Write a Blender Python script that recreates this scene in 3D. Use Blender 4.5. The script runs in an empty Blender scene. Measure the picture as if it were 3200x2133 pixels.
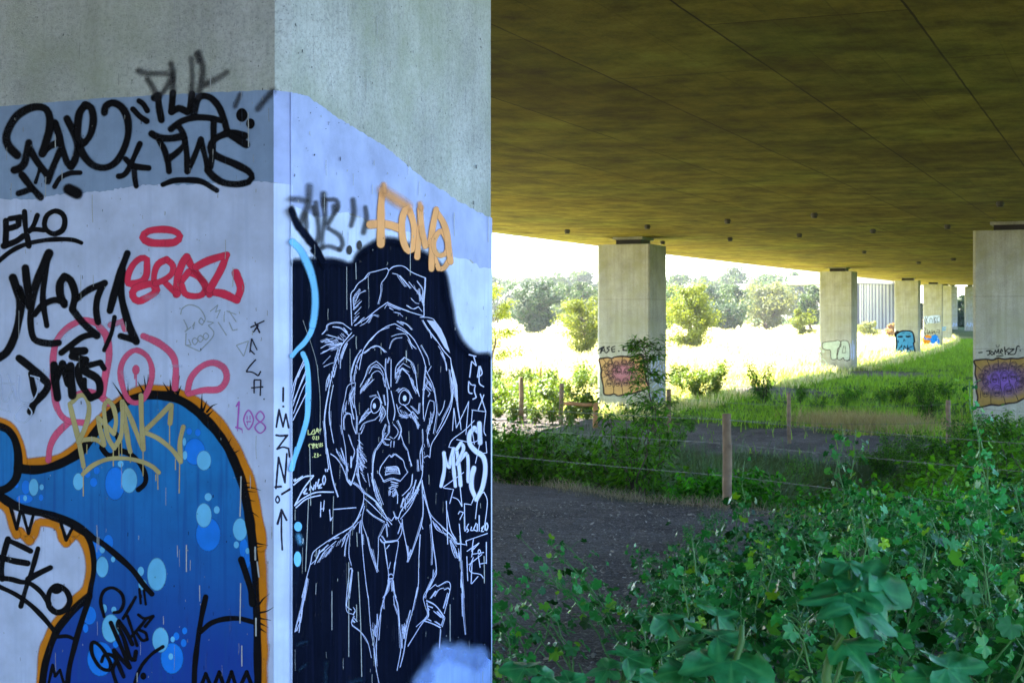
import bpy, bmesh, math, random
import numpy as np
from mathutils import Vector, Matrix
from mathutils.geometry import tessellate_polygon
random.seed(7); RNG = np.random.default_rng(7)
SC = bpy.context.scene
COL = SC.collection
EYE = 2.2                      # camera height above the flat field
F, CX, CY = 4672.0, 1600.0, 983.0   # focal length and principal point in photo pixels

# ------------------------------------------------------------------ helpers
def tag(o, label=None, cat=None, group=None, kind=None):
    if label: o['label'] = label
    if cat: o['category'] = cat
    if group: o['group'] = group
    if kind: o['kind'] = kind
    return o
def empty(name, loc=(0,0,0), rz=0.0):
    o = bpy.data.objects.new(name, None); COL.objects.link(o)
    o.location = loc; o.rotation_euler = (0,0,rz); o.empty_display_size = .2
    return o
def link(name, me, mat=None, parent=None):
    o = bpy.data.objects.new(name, me); COL.objects.link(o)
    if mat: me.materials.append(mat)
    if parent:
        o.parent = parent
    return o
def npmesh(name, V, faces=None, loops=None, starts=None, smooth=False):
    """V (n,3); faces (m,k) int array, or loops + starts."""
    me = bpy.data.meshes.new(name)
    V = np.asarray(V, dtype=np.float32)
    if faces is not None:
        faces = np.asarray(faces, dtype=np.int32)
        loops = faces.ravel(); starts = np.arange(0, len(loops), faces.shape[1])
    me.vertices.add(len(V)); me.vertices.foreach_set('co', V.ravel())
    me.loops.add(len(loops)); me.loops.foreach_set('vertex_index', np.asarray(loops, dtype=np.int32))
    me.polygons.add(len(starts)); me.polygons.foreach_set('loop_start', np.asarray(starts, dtype=np.int32))
    if smooth: me.polygons.foreach_set('use_smooth', np.ones(len(starts), dtype=bool))
    me.update(calc_edges=True); me.validate()
    return me
class MB:
    """collects verts and faces of one mesh"""
    def __init__(s): s.v = []; s.f = []
    def box(s, c, d, rz=0.0):
        x,y,z = d[0]/2,d[1]/2,d[2]/2; n = len(s.v); ca,sa = math.cos(rz),math.sin(rz)
        for a,b,e in ((-x,-y,-z),(x,-y,-z),(x,y,-z),(-x,y,-z),(-x,-y,z),(x,-y,z),(x,y,z),(-x,y,z)):
            s.v.append((c[0]+a*ca-b*sa, c[1]+a*sa+b*ca, c[2]+e))
        s.f += [tuple(n+i for i in q) for q in ((0,3,2,1),(4,5,6,7),(0,1,5,4),(1,2,6,5),(2,3,7,6),(3,0,4,7))]
    def tube(s, pts, rad, sides=5, cap=True):
        pts = [Vector(p) for p in pts]; n0 = len(s.v); k = len(pts)
        if not hasattr(rad,'__len__'): rad = [rad]*k
        ref = Vector((.31,.77,.55)).normalized()
        for i,p in enumerate(pts):
            d = (pts[min(i+1,k-1)]-pts[max(i-1,0)])
            if d.length < 1e-9: d = Vector((0,0,1))
            d.normalize(); a = d.cross(ref)
            if a.length < 1e-3: a = d.cross(Vector((1,0,0)))
            a.normalize(); b = d.cross(a)
            for j in range(sides):
                t = 2*math.pi*j/sides
                s.v.append(tuple(p + (a*math.cos(t)+b*math.sin(t))*rad[i]))
        for i in range(k-1):
            for j in range(sides):
                j2 = (j+1)%sides
                s.f.append((n0+i*sides+j, n0+i*sides+j2, n0+(i+1)*sides+j2, n0+(i+1)*sides+j))
        if cap:
            s.f.append(tuple(n0+j for j in range(sides))[::-1]); s.f.append(tuple(n0+(k-1)*sides+j for j in range(sides)))
    def prism(s, poly, z0, z1):
        n = len(s.v); k = len(poly)
        s.v += [(x,y,z0) for x,y in poly] + [(x,y,z1) for x,y in poly]
        s.f.append(tuple(n+i for i in range(k))[::-1]); s.f.append(tuple(n+k+i for i in range(k)))
        for i in range(k):
            j = (i+1)%k; s.f.append((n+i,n+j,n+k+j,n+k+i))
    def mesh(s, name, smooth=False):
        me = bpy.data.meshes.new(name); me.from_pydata(s.v, [], s.f); me.update()
        if smooth: me.polygons.foreach_set('use_smooth', [True]*len(me.polygons))
        return me
    def build(s, name, mat=None, parent=None, smooth=False):
        return link(name, s.mesh(name, smooth), mat, parent)

# ------------------------------------------------------------------ materials
def newmat(name):
    m = bpy.data.materials.new(name); m.use_nodes = True
    nt = m.node_tree; nt.nodes.clear()
    return m, nt, nt.nodes, nt.links
def nn(N, t, **kw):
    n = N.new(t)
    for k,v in kw.items():
        if hasattr(n,k) and k not in ('Scale','Detail'): setattr(n,k,v)
        else: n.inputs[k].default_value = v
    return n
def ramp(N, stops):
    r = N.new('ShaderNodeValToRGB'); e = r.color_ramp.elements
    while len(e) < len(stops): e.new(.5)
    for i,(p,c) in enumerate(stops):
        e[i].position = p; e[i].color = (c[0],c[1],c[2],1) if hasattr(c,'__len__') else (c,c,c,1)
    return r
def mixc(N, L, mode, fac, a, b):
    m = N.new('ShaderNodeMix'); m.data_type = 'RGBA'; m.blend_type = mode
    for s,v in ((0,fac),(6,a),(7,b)):
        if hasattr(v,'is_output'): L.new(v, m.inputs[s])
        else: m.inputs[s].default_value = v if not hasattr(v,'__len__') else (*v[:3],1)
    return m.outputs[2]
def simple(name, col, rough=.8, var=.25, scale=6.0, bump=.0, spec=.3):
    m,nt,N,L = newmat(name)
    tc = nn(N,'ShaderNodeTexCoord'); no = nn(N,'ShaderNodeTexNoise',Scale=scale,Detail=6.0)
    L.new(tc.outputs['Object'], no.inputs['Vector'])
    r = ramp(N,[(.25,tuple(c*(1-var) for c in col)),(.75,tuple(min(1,c*(1+var)) for c in col))])
    L.new(no.outputs[0], r.inputs[0])
    p = nn(N,'ShaderNodeBsdfPrincipled',Roughness=rough); p.inputs['Specular IOR Level'].default_value = spec
    L.new(r.outputs[0], p.inputs['Base Color'])
    if bump:
        b = nn(N,'ShaderNodeBump',Strength=bump,Distance=.02); L.new(no.outputs[0], b.inputs['Height']); L.new(b.outputs[0], p.inputs['Normal'])
    o = nn(N,'ShaderNodeOutputMaterial'); L.new(p.outputs[0], o.inputs[0])
    return m
def concrete(name, col, stain, scale=1.0, lines=None, moss=None):
    """cast concrete: mottling, pores, vertical runs, faint pour lines"""
    m,nt,N,L = newmat(name)
    tc = nn(N,'ShaderNodeTexCoord'); P = tc.outputs['Object']
    n1 = nn(N,'ShaderNodeTexNoise',Scale=2.2*scale,Detail=8.0,Roughness=.62); L.new(P,n1.inputs['Vector'])
    r1 = ramp(N,[(.3,tuple(c*.74 for c in col)),(.52,col),(.72,tuple(min(1,c*1.22) for c in col))]); L.new(n1.outputs[0],r1.inputs[0])
    mp = nn(N,'ShaderNodeMapping'); mp.inputs['Scale'].default_value = (14*scale,14*scale,.55*scale); L.new(P,mp.inputs['Vector'])
    n2 = nn(N,'ShaderNodeTexNoise',Scale=1.0,Detail=5.0); L.new(mp.outputs[0],n2.inputs['Vector'])
    r2 = ramp(N,[(.46,0.0),(.72,.75)]); L.new(n2.outputs[0],r2.inputs[0])
    n2b = nn(N,'ShaderNodeTexNoise',Scale=1.1*scale,Detail=3.0); L.new(P,n2b.inputs['Vector'])
    mm = nn(N,'ShaderNodeMath',operation='MULTIPLY'); L.new(r2.outputs[0],mm.inputs[0]); L.new(n2b.outputs[0],mm.inputs[1])
    c = mixc(N,L,'MIX',mm.outputs[0],r1.outputs[0],stain)
    n3 = nn(N,'ShaderNodeTexNoise',Scale=150.0*scale,Detail=2.0); L.new(P,n3.inputs['Vector'])
    r3 = ramp(N,[(.26,.3),(.40,1.0),(.62,1.0),(.78,1.25)]); L.new(n3.outputs[0],r3.inputs[0])
    c = mixc(N,L,'MULTIPLY',.9,c,r3.outputs[0])
    n7 = nn(N,'ShaderNodeTexNoise',Scale=48.0*scale,Detail=4.0,Roughness=.7); L.new(P,n7.inputs['Vector'])
    r7 = ramp(N,[(.3,.62),(.5,1.0),(.72,1.22)]); L.new(n7.outputs[0],r7.inputs[0]); c = mixc(N,L,'MULTIPLY',.8,c,r7.outputs[0])
    vo = nn(N,'ShaderNodeTexVoronoi',Scale=26.0*scale); L.new(P,vo.inputs['Vector'])
    r4 = ramp(N,[(.06,.3),(.13,1.0)]); L.new(vo.outputs['Distance'],r4.inputs[0])
    n5 = nn(N,'ShaderNodeTexNoise',Scale=5.0*scale); L.new(P,n5.inputs['Vector'])
    r5 = ramp(N,[(.5,0.0),(.62,.7)]); L.new(n5.outputs[0],r5.inputs[0])
    c = mixc(N,L,'MULTIPLY',r5.outputs[0],c,r4.outputs[0])
    if moss:
        n6 = nn(N,'ShaderNodeTexNoise',Scale=1.3*scale,Detail=6.0,Roughness=.7); L.new(P,n6.inputs['Vector'])
        r6 = ramp(N,[(.45,0.0),(.68,.75)]); L.new(n6.outputs[0],r6.inputs[0])
        c = mixc(N,L,'MIX',r6.outputs[0],c,moss)
    if lines:
        sz = nn(N,'ShaderNodeSeparateXYZ'); L.new(P,sz.inputs[0])
        n9 = nn(N,'ShaderNodeTexNoise',Scale=2.6,Detail=6.0,Roughness=.7); L.new(P,n9.inputs['Vector'])
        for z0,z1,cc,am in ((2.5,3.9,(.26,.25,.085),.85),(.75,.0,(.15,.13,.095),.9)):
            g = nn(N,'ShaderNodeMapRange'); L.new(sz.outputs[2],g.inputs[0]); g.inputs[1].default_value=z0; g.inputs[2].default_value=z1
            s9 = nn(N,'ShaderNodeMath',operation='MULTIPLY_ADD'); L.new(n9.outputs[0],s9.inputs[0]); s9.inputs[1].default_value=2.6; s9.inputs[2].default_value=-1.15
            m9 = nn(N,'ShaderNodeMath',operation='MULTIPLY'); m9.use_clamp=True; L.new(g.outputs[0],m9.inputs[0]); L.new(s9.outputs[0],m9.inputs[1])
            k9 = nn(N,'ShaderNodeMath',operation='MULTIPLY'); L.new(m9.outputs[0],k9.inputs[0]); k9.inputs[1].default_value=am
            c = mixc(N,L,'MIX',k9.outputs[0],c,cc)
        sx = nn(N,'ShaderNodeSeparateXYZ'); L.new(P,sx.inputs[0])
        for zl in lines:
            s = nn(N,'ShaderNodeMath',operation='SUBTRACT'); L.new(sx.outputs[2],s.inputs[0]); s.inputs[1].default_value = zl
            a = nn(N,'ShaderNodeMath',operation='ABSOLUTE'); L.new(s.outputs[0],a.inputs[0])
            l = nn(N,'ShaderNodeMath',operation='LESS_THAN'); L.new(a.outputs[0],l.inputs[0]); l.inputs[1].default_value = .006
            f = nn(N,'ShaderNodeMath',operation='MULTIPLY'); L.new(l.outputs[0],f.inputs[0]); f.inputs[1].default_value = .4
            c = mixc(N,L,'MULTIPLY',f.outputs[0],c,(.25,.25,.25))
    p = nn(N,'ShaderNodeBsdfPrincipled',Roughness=.86); p.inputs['Specular IOR Level'].default_value = .25
    L.new(c,p.inputs['Base Color'])
    b = nn(N,'ShaderNodeBump',Strength=.35,Distance=.006); L.new(n3.outputs[0],b.inputs['Height']); L.new(b.outputs[0],p.inputs['Normal'])
    o = nn(N,'ShaderNodeOutputMaterial'); L.new(p.outputs[0],o.inputs[0])
    return m
def paint(name, col, wear=.25, streak=None, col2=None, zr=(0,1), rough=.6, spec=.12):
    """spray or roller paint; vertex attribute 'a' is how densely it covers"""
    m,nt,N,L = newmat(name)
    tc = nn(N,'ShaderNodeTexCoord'); P = tc.outputs['Object']
    at = nn(N,'ShaderNodeAttribute'); at.attribute_name = 'a'
    n1 = nn(N,'ShaderNodeTexNoise',Scale=420.0,Detail=2.0); L.new(P,n1.inputs['Vector'])
    n2 = nn(N,'ShaderNodeTexNoise',Scale=9.0,Detail=6.0,Roughness=.6); L.new(P,n2.inputs['Vector'])
    r = ramp(N,[(.3,tuple(max(0,c*.80) for c in col)),(.7,tuple(min(1,c*1.14) for c in col))]); L.new(n2.outputs[0],r.inputs[0])
    c = r.outputs[0]
    if col2:
        sx = nn(N,'ShaderNodeSeparateXYZ'); L.new(P,sx.inputs[0])
        mr = nn(N,'ShaderNodeMapRange'); L.new(sx.outputs[2],mr.inputs[0]); mr.inputs[1].default_value = zr[0]; mr.inputs[2].default_value = zr[1]
        c = mixc(N,L,'MIX',mr.outputs[0],col2,c)
    mp = nn(N,'ShaderNodeMapping'); mp.inputs['Scale'].default_value = (60,60,2.2); L.new(P,mp.inputs['Vector'])
    n4 = nn(N,'ShaderNodeTexNoise',Scale=1.0,Detail=4.0); L.new(mp.outputs[0],n4.inputs['Vector'])
    if streak:
        r4 = ramp(N,[(.5,0.0),(.75,.8)]); L.new(n4.outputs[0],r4.inputs[0])
        c = mixc(N,L,'MIX',r4.outputs[0],c,streak)
    # grain: (n-.5)*spread + a, sharpened a little
    s = nn(N,'ShaderNodeMath',operation='SUBTRACT'); L.new(n1.outputs[0],s.inputs[0]); s.inputs[1].default_value = .5
    mu = nn(N,'ShaderNodeMath',operation='MULTIPLY_ADD'); L.new(s.outputs[0],mu.inputs[0]); mu.inputs[1].default_value = .5
    L.new(at.outputs['Fac'],mu.inputs[2])
    mr2 = nn(N,'ShaderNodeMapRange'); L.new(mu.outputs[0],mr2.inputs[0]); mr2.inputs[1].default_value = .12; mr2.inputs[2].default_value = .88
    al = mr2.outputs[0]
    if wear:
        mp2 = nn(N,'ShaderNodeMapping'); mp2.inputs['Scale'].default_value = (45,45,6); L.new(P,mp2.inputs['Vector'])
        n3 = nn(N,'ShaderNodeTexNoise',Scale=1.0,Detail=7.0,Roughness=.7); L.new(mp2.outputs[0],n3.inputs['Vector'])
        r3 = ramp(N,[(.30,1-wear),(.41,1.0)]); L.new(n3.outputs[0],r3.inputs[0])
        k = nn(N,'ShaderNodeMath',operation='MULTIPLY'); L.new(al,k.inputs[0]); L.new(r3.outputs[0],k.inputs[1]); al = k.outputs[0]
    p = nn(N,'ShaderNodeBsdfPrincipled',Roughness=rough); p.inputs['Specular IOR Level'].default_value = spec
    L.new(c,p.inputs['Base Color'])
    t = nn(N,'ShaderNodeBsdfTransparent'); mx = nn(N,'ShaderNodeMixShader')
    L.new(al,mx.inputs[0]); L.new(t.outputs[0],mx.inputs[1]); L.new(p.outputs[0],mx.inputs[2])
    o = nn(N,'ShaderNodeOutputMaterial'); L.new(mx.outputs[0],o.inputs[0])
    return m
def leafmat(name, c1, c2, trans=.35, rough=.45, spec=.4, c3=None):
    m,nt,N,L = newmat(name)
    g = nn(N,'ShaderNodeNewGeometry'); oi = nn(N,'ShaderNodeObjectInfo')
    stops = [(0.0,c1),(.85,c2)] + ([(.97,c3)] if c3 else [])
    r = ramp(N,stops); L.new(g.outputs['Random Per Island'],r.inputs[0])
    hs = nn(N,'ShaderNodeHueSaturation'); L.new(r.outputs[0],hs.inputs['Color'])
    mr = nn(N,'ShaderNodeMapRange'); L.new(oi.outputs['Random'],mr.inputs[0]); mr.inputs[3].default_value = .75; mr.inputs[4].default_value = 1.25
    L.new(mr.outputs[0],hs.inputs['Value'])
    p = nn(N,'ShaderNodeBsdfPrincipled',Roughness=rough); p.inputs['Specular IOR Level'].default_value = spec
    L.new(hs.outputs[0],p.inputs['Base Color'])
    t = nn(N,'ShaderNodeBsdfTranslucent')
    tcx = mixc(N,L,'MULTIPLY',1.0,hs.outputs[0],(1.6,1.5,.5)); L.new(tcx,t.inputs[0])
    mx = nn(N,'ShaderNodeMixShader'); mx.inputs[0].default_value = trans
    L.new(p.outputs[0],mx.inputs[1]); L.new(t.outputs[0],mx.inputs[2])
    o = nn(N,'ShaderNodeOutputMaterial'); L.new(mx.outputs[0],o.inputs[0])
    return m

# ------------------------------------------------------------------ bridge line and pillars
SOFF = 1.79                       # soffit above the eye near the camera
def rise(y):
    if y < 30: return 0.0
    if y < 130: return 9.2e-5*(y-30)**2
    return .92+.0184*(y-130)
def slope(y): return .416 if y < 50 else .416-.0016*(y-50)
def refx(y):
    if y < 50: return .416*y
    t = y-50; return .416*50+.416*t-.0008*t*t
def bridge_pt(y, t):
    s = slope(y); l = math.hypot(1,s)
    return (refx(y)+t/l, y-t*s/l)
def phi(y): return math.atan(slope(y))
def ray(x, y): return ((x-CX)/F, 1.0, -(y-CY)/F)

# ------------------------------------------------------------------ strokes on a wall
ZO = {'A':(2.6133,0,0),'B':(2.6133,0,600),'C':(2.6133,0,1150),'D':(2.6133,0,1533),
      'E':(3.357,860,550),'F':(3.357,860,1000),'G':(3.357,860,1400),'I':(3.357,860,1666),
      'H':(5.2275,1800,1000),'J':(2.936,2400,766),'K':(4.706,2700,820),'S':(1,0,0)}
def pxl(z, pts):
    k,ox,oy = ZO[z]; return [(x/k+ox, y/k+oy) for x,y in pts]
class Face:
    """a vertical wall plane through point p with outward normal n"""
    def __init__(s, p, n, parent): s.p=p; s.n=n; s.parent=parent; s.cur=.0003
    def at(s, x, y, off):
        dx,dy,dz = ray(x,y); n = s.n
        t = (n[0]*(s.p[0]+n[0]*off)+n[1]*(s.p[1]+n[1]*off))/(n[0]*dx+n[1]*dy)
        return (dx*t, dy*t, EYE+dz*t)
def crom(P, closed, step):
    P = [np.array(p,float) for p in P]; n = len(P)
    if n < 2: return P
    out = []
    idx = range(n if closed else n-1)
    for i in idx:
        p1 = P[i]; p2 = P[(i+1)%n]
        p0 = P[(i-1)%n] if (closed or i>0) else p1*2-p2
        p3 = P[(i+2)%n] if (closed or i+2<n) else p2*2-p1
        k = max(1,int(np.linalg.norm(p2-p1)/step))
        for j in range(k):
            t = j/k
            out.append(.5*((2*p1)+(-p0+p2)*t+(2*p0-5*p1+4*p2-p3)*t*t+(-p0+3*p1-3*p2+p3)*t**3))
    out.append(P[0] if closed else P[-1])
    return out
def split_corners(P, lim=1.25):
    runs = []; cur = [P[0]]
    for i in range(1,len(P)):
        cur.append(P[i])
        if i < len(P)-1:
            a = np.subtract(P[i],P[i-1]); b = np.subtract(P[i+1],P[i])
            la,lb = np.linalg.norm(a),np.linalg.norm(b)
            if la<1e-6 or lb<1e-6: continue
            if math.acos(max(-1,min(1,float(a@b)/la/lb))) > lim:
                runs.append(cur); cur = [P[i]]
    runs.append(cur); return runs
class Paint:
    """one painted mark: ribbons and filled shapes lying on a Face"""
    def __init__(s, face, gap=.0005):
        s.face = face; s.base = face.cur+.00005
        s.v=[]; s.a=[]; s.f=[]; s.k=0; s.top=s.base
    def off(s): s.k += 1; return s.base+s.k*1.6e-6
    def put(s, x, y, off, a):
        if off>s.top: s.top=off
        s.v.append(s.face.at(x,y,off)); s.a.append(a); return len(s.v)-1
    def line(s, P, w, soft=.25, op=1.0, closed=False, taper=0.0):
        if len(P)==1: P = [P[0],(P[0][0]+.3,P[0][1])]
        if not closed:
            for r in split_corners(P): s._line(r,w,soft,op,False,taper)
        else: s._line(P,w,soft,op,True,taper)
    def _line(s, P, w, soft, op, closed, taper):
        r0 = w/2.0; C = crom(P,closed,max(1.6,min(9,r0*.9))); n = len(C); off = s.off(); prev = None
        ri = r0*(1-soft); ro = r0*(1+soft*.55)
        D = []
        for i in range(n):
            if closed: d = C[(i+1)%(n-1)]-C[(i-1)%(n-1)] if i not in (0,n-1) else C[1]-C[n-2]
            else: d = C[min(i+1,n-1)]-C[max(i-1,0)]
            l = np.linalg.norm(d); D.append(d/l if l>1e-9 else np.array((1.,0.)))
        f1,f2,q1,q2 = random.uniform(.02,.05),random.uniform(.05,.12),random.uniform(0,6),random.uniform(0,6); base_op = op; uneven = w>9 and not closed and soft<.8
        for i in range(n):
            op = base_op*(1-(.18*max(0,math.sin(i*f1*4+q1))**2 if uneven else 0))
            d = D[i]; nx,ny = -d[1],d[0]; o = off+i*8e-7; x,y = C[i]
            f = (1.0-taper*(i/(n-1)) if n>1 else 1.0)*(1.08 if w>9 else 1.0)*(1+.07*math.sin(i*f2*3+q2)+.05*math.sin(i*f2*7.3+q1))
            row = [s.put(x+nx*ro*f,y+ny*ro*f,o,0),s.put(x+nx*ri*f,y+ny*ri*f,o,op),s.put(x-nx*ri*f,y-ny*ri*f,o,op),s.put(x-nx*ro*f,y-ny*ro*f,o,0)]
            if prev:
                for j in range(3): s.f.append((prev[j],prev[j+1],row[j+1],row[j]))
            prev = row
            if not closed and i in (0,n-1) and (w>5):
                sg = -1 if i==0 else 1; ang = math.atan2(d[1]*sg,d[0]*sg)
                c = s.put(x,y,o,op); pi_,po = None,None
                for q in range(7):
                    t = ang-math.pi/2+math.pi*q/6; cx,sy = math.cos(t),math.sin(t)
                    a_ = s.put(x+cx*ri*f,y+sy*ri*f,o,op); b_ = s.put(x+cx*ro*f,y+sy*ro*f,o,0)
                    if pi_ is not None: s.f.append((c,pi_,a_)); s.f.append((pi_,po,b_,a_))
                    pi_,po = a_,b_
    def fill(s, P, op=1.0, edge=0.0, smooth=False):
        if smooth: P = [tuple(p) for p in crom(P,True,8)[:-1]]
        o = s.off(); ids = [s.put(x,y,o,op) for x,y in P]
        for t in tessellate_polygon([[Vector((x,y,0)) for x,y in P]]): s.f.append(tuple(ids[i] for i in t))
        if edge: s._line(P+[P[0]],edge,.9,op,False,0)
    def ell(s, cx, cy, rx, ry, op=1.0, soft=.12, rot=0.0):
        o = s.off(); c = s.put(cx,cy,o,op); A=[];B=[]; n = 22; cr,sr = math.cos(rot),math.sin(rot)
        for q in range(n):
            t = 2*math.pi*q/n
            def e(k): X,Y = rx*k*math.cos(t),ry*k*math.sin(t); return cx+X*cr-Y*sr, cy+X*sr+Y*cr
            A.append(s.put(*e(1-soft),o,op)); B.append(s.put(*e(1+soft*.5),o,0))
        for q in range(n):
            r = (q+1)%n; s.f.append((c,A[q],A[r])); s.f.append((A[q],B[q],B[r],A[r]))
    def text(s, z, txt, soft=.25, op=1.0, wk=1.0, taper=0.0):
        """lines of 'width x,y x,y ...'; a leading c closes the stroke, f fills it, e x,y,rx,ry is an ellipse"""
        k = ZO[z][0]
        for ln in txt.strip().splitlines():
            for seg in ln.split(';'):
                q = seg.split()
                if not q: continue
                if q[0]=='e':
                    for e in q[1:]:
                        x,y,rx,ry = map(float,e.split(',')); (X,Y), = pxl(z,[(x,y)]); s.ell(X,Y,rx/k,ry/k,op)
                    continue
                closed = q[0][0]=='c'; filled = q[0][0]=='f'
                w = float(q[0].lstrip('cf') or 0)/k*wk
                pts = pxl(z,[tuple(map(float,t.split(','))) for t in q[1:]])
                if filled: s.fill(pts,op,w)
                else: s.line(pts,w,soft,op,closed,taper)
        return s
    def build(s, name, mat, parent=None, label=None):
        me = bpy.data.meshes.new(name); me.from_pydata(s.v,[],s.f)
        at = me.attributes.new('a','FLOAT','POINT'); at.data.foreach_set('value',np.array(s.a,dtype=np.float32))
        me.update()
        par = parent or s.face.parent; s.face.cur = s.top
        o = link(name,me,mat,par)
        # vertices are in world space: undo the parents' transform
        root = par
        M = Matrix.Identity(4)
        chain = []
        while root: chain.append(root); root = root.parent
        for c in reversed(chain): M = M @ Matrix.LocRotScale(c.location,c.rotation_euler,c.scale)
        me.transform(M.inverted())
        if label: o['label'] = label
        return o
# ------------------------------------------------------------------ the bridge
M_pier = concrete('pier_concrete',(.42,.415,.37),(.19,.18,.13),lines=(1.55,2.55),moss=(.34,.34,.22))
M_pier_near = concrete('near_pier_concrete',(.43,.465,.475),(.21,.225,.21),scale=1.5,moss=(.28,.325,.25))
M_soffit = None
def soffit_mat():
    m,nt,N,L = newmat('soffit_concrete')
    uv = nn(N,'ShaderNodeUVMap'); uv.uv_map = 'UVMap'; P = uv.outputs[0]
    n1 = nn(N,'ShaderNodeTexNoise',Scale=1.5,Detail=10.0,Roughness=.7); L.new(P,n1.inputs['Vector'])
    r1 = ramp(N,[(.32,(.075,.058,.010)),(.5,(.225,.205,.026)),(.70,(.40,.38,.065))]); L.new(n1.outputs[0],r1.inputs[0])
    mp = nn(N,'ShaderNodeMapping'); mp.inputs['Scale'].default_value = (.5,5.0,1); mp.inputs['Rotation'].default_value = (0,0,.0); L.new(P,mp.inputs['Vector'])
    n2 = nn(N,'ShaderNodeTexNoise',Scale=1.3,Detail=7.0,Roughness=.7); L.new(mp.outputs[0],n2.inputs['Vector'])
    r2 = ramp(N,[(.38,.55),(.62,1.15)]); L.new(n2.outputs[0],r2.inputs[0])
    c = mixc(N,L,'MULTIPLY',.28,r1.outputs[0],r2.outputs[0])
    # plywood formwork sheets: joint lines and a slightly different tone per sheet
    br = nn(N,'ShaderNodeTexBrick'); br.offset = .5; br.inputs['Color1'].default_value = (.78,.78,.78,1); br.inputs['Color2'].default_value = (1.12,1.12,1.1,1); br.inputs['Mortar'].default_value = (.22,.2,.16,1)
    br.inputs['Scale'].default_value = 1.0; br.inputs['Mortar Size'].default_value = .010; br.inputs['Mortar Smooth'].default_value = .4; br.inputs['Brick Width'].default_value = 3.6; br.inputs['Row Height'].default_value = 1.22
    nw = nn(N,'ShaderNodeTexNoise',Scale=3.0); L.new(P,nw.inputs['Vector'])
    wv = mixc(N,L,'LINEAR_LIGHT',.008,P,nw.outputs[1]); L.new(wv,br.inputs['Vector'])
    n4 = nn(N,'ShaderNodeTexNoise',Scale=.7,Detail=2.0); L.new(P,n4.inputs['Vector'])
    r4 = ramp(N,[(.32,.6),(.48,1.0)]); L.new(n4.outputs[0],r4.inputs[0])
    c = mixc(N,L,'MULTIPLY',r4.outputs[0],c,br.outputs[0])
    b2 = nn(N,'ShaderNodeTexBrick'); b2.offset=.37; b2.inputs['Color1'].default_value=(.88,.88,.86,1); b2.inputs['Color2'].default_value=(1.1,1.08,1.04,1); b2.inputs['Mortar'].default_value=(.55,.52,.45,1)
    b2.inputs['Scale'].default_value=1.0; b2.inputs['Mortar Size'].default_value=.006; b2.inputs['Mortar Smooth'].default_value=.5; b2.inputs['Brick Width'].default_value=1.8; b2.inputs['Row Height'].default_value=.407; L.new(wv,b2.inputs['Vector'])
    n10 = nn(N,'ShaderNodeTexNoise',Scale=.5,Detail=3.0); L.new(P,n10.inputs['Vector']); r10 = ramp(N,[(.4,.1),(.62,.75)]); L.new(n10.outputs[0],r10.inputs[0])
    c = mixc(N,L,'MULTIPLY',r10.outputs[0],c,b2.outputs[0])
    n8 = nn(N,'ShaderNodeTexNoise',Scale=.28,Detail=5.0,Roughness=.6); L.new(P,n8.inputs['Vector'])
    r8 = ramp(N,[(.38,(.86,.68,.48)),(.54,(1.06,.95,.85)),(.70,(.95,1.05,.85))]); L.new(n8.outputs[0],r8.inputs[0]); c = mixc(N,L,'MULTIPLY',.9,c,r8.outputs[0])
    n3 = nn(N,'ShaderNodeTexNoise',Scale=40.0,Detail=3.0); L.new(P,n3.inputs['Vector'])
    r3 = ramp(N,[(.3,.7),(.5,1.0)]); L.new(n3.outputs[0],r3.inputs[0])
    c = mixc(N,L,'MULTIPLY',.6,c,r3.outputs[0])
    p = nn(N,'ShaderNodeBsdfPrincipled',Roughness=.9); p.inputs['Specular IOR Level'].default_value = .2
    L.new(c,p.inputs['Base Color'])
    b = nn(N,'ShaderNodeBump',Strength=.4,Distance=.01); L.new(n3.outputs[0],b.inputs['Height']); L.new(b.outputs[0],p.inputs['Normal'])
    o = nn(N,'ShaderNodeOutputMaterial'); L.new(p.outputs[0],o.inputs[0]); return m
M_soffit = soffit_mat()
M_dark = simple('bearing_steel',(.05,.045,.04),rough=.6)
M_fascia = concrete('fascia_concrete',(.45,.44,.4),(.2,.2,.18),scale=.4)
TL, TR = -13.75, .45
deck = tag(empty('viaduct_deck',(0,0,0)),'wide stained concrete viaduct deck roofing the whole scene on rows of pillars','bridge')
ys = list(np.linspace(-40,130,86))+list(np.linspace(134,330,50))
TS = [TL,TL+.35,TL+1.2,-10,-7,-4,-1.5,TR-.5,TR]
V=[];UV=[]
for y in ys:
    for t in TS:
        x,yy = bridge_pt(y,t); z = EYE+SOFF+rise(y)
        if t==TL: z += .22
        elif t==TL+.35: z += .06
        V.append((x,yy,z)); UV.append((y*1.083,t))
k=len(TS); Fq=[]
for i in range(len(ys)-1):
    for j in range(k-1):
        a=i*k+j; Fq.append((a,a+k,a+k+1,a+1))
me = npmesh('soffit',V,np.array(Fq)); uvl = me.uv_layers.new(name='UVMap')
lv = np.zeros(len(me.loops),dtype=np.int32); me.loops.foreach_get('vertex_index',lv)
uvl.data.foreach_set('uv',np.array(UV,dtype=np.float32)[lv].ravel())
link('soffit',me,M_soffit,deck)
def strip(name, prof, mat):
    V=[];Fq=[];k=len(prof)
    for y in ys:
        for t,dz in prof:
            x,yy = bridge_pt(y,t); V.append((x,yy,EYE+SOFF+rise(y)+dz))
    for i in range(len(ys)-1):
        for j in range(k):
            a=i*k+j; b=i*k+(j+1)%k; Fq.append((a,b,b+k,a+k))
    n=len(V)
    return link(name,npmesh(name,V,np.array(Fq)),mat,deck)
strip('deck_slab',[(TL,.225),(TL,1.0),(TR,1.0),(TR,.004),(TL+.36,.07)],M_fascia)
strip('parapet',[(TL-.05,1.003),(TL-.05,2.0),(TL+.35,2.0),(TL+.35,1.003)],M_fascia)
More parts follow.
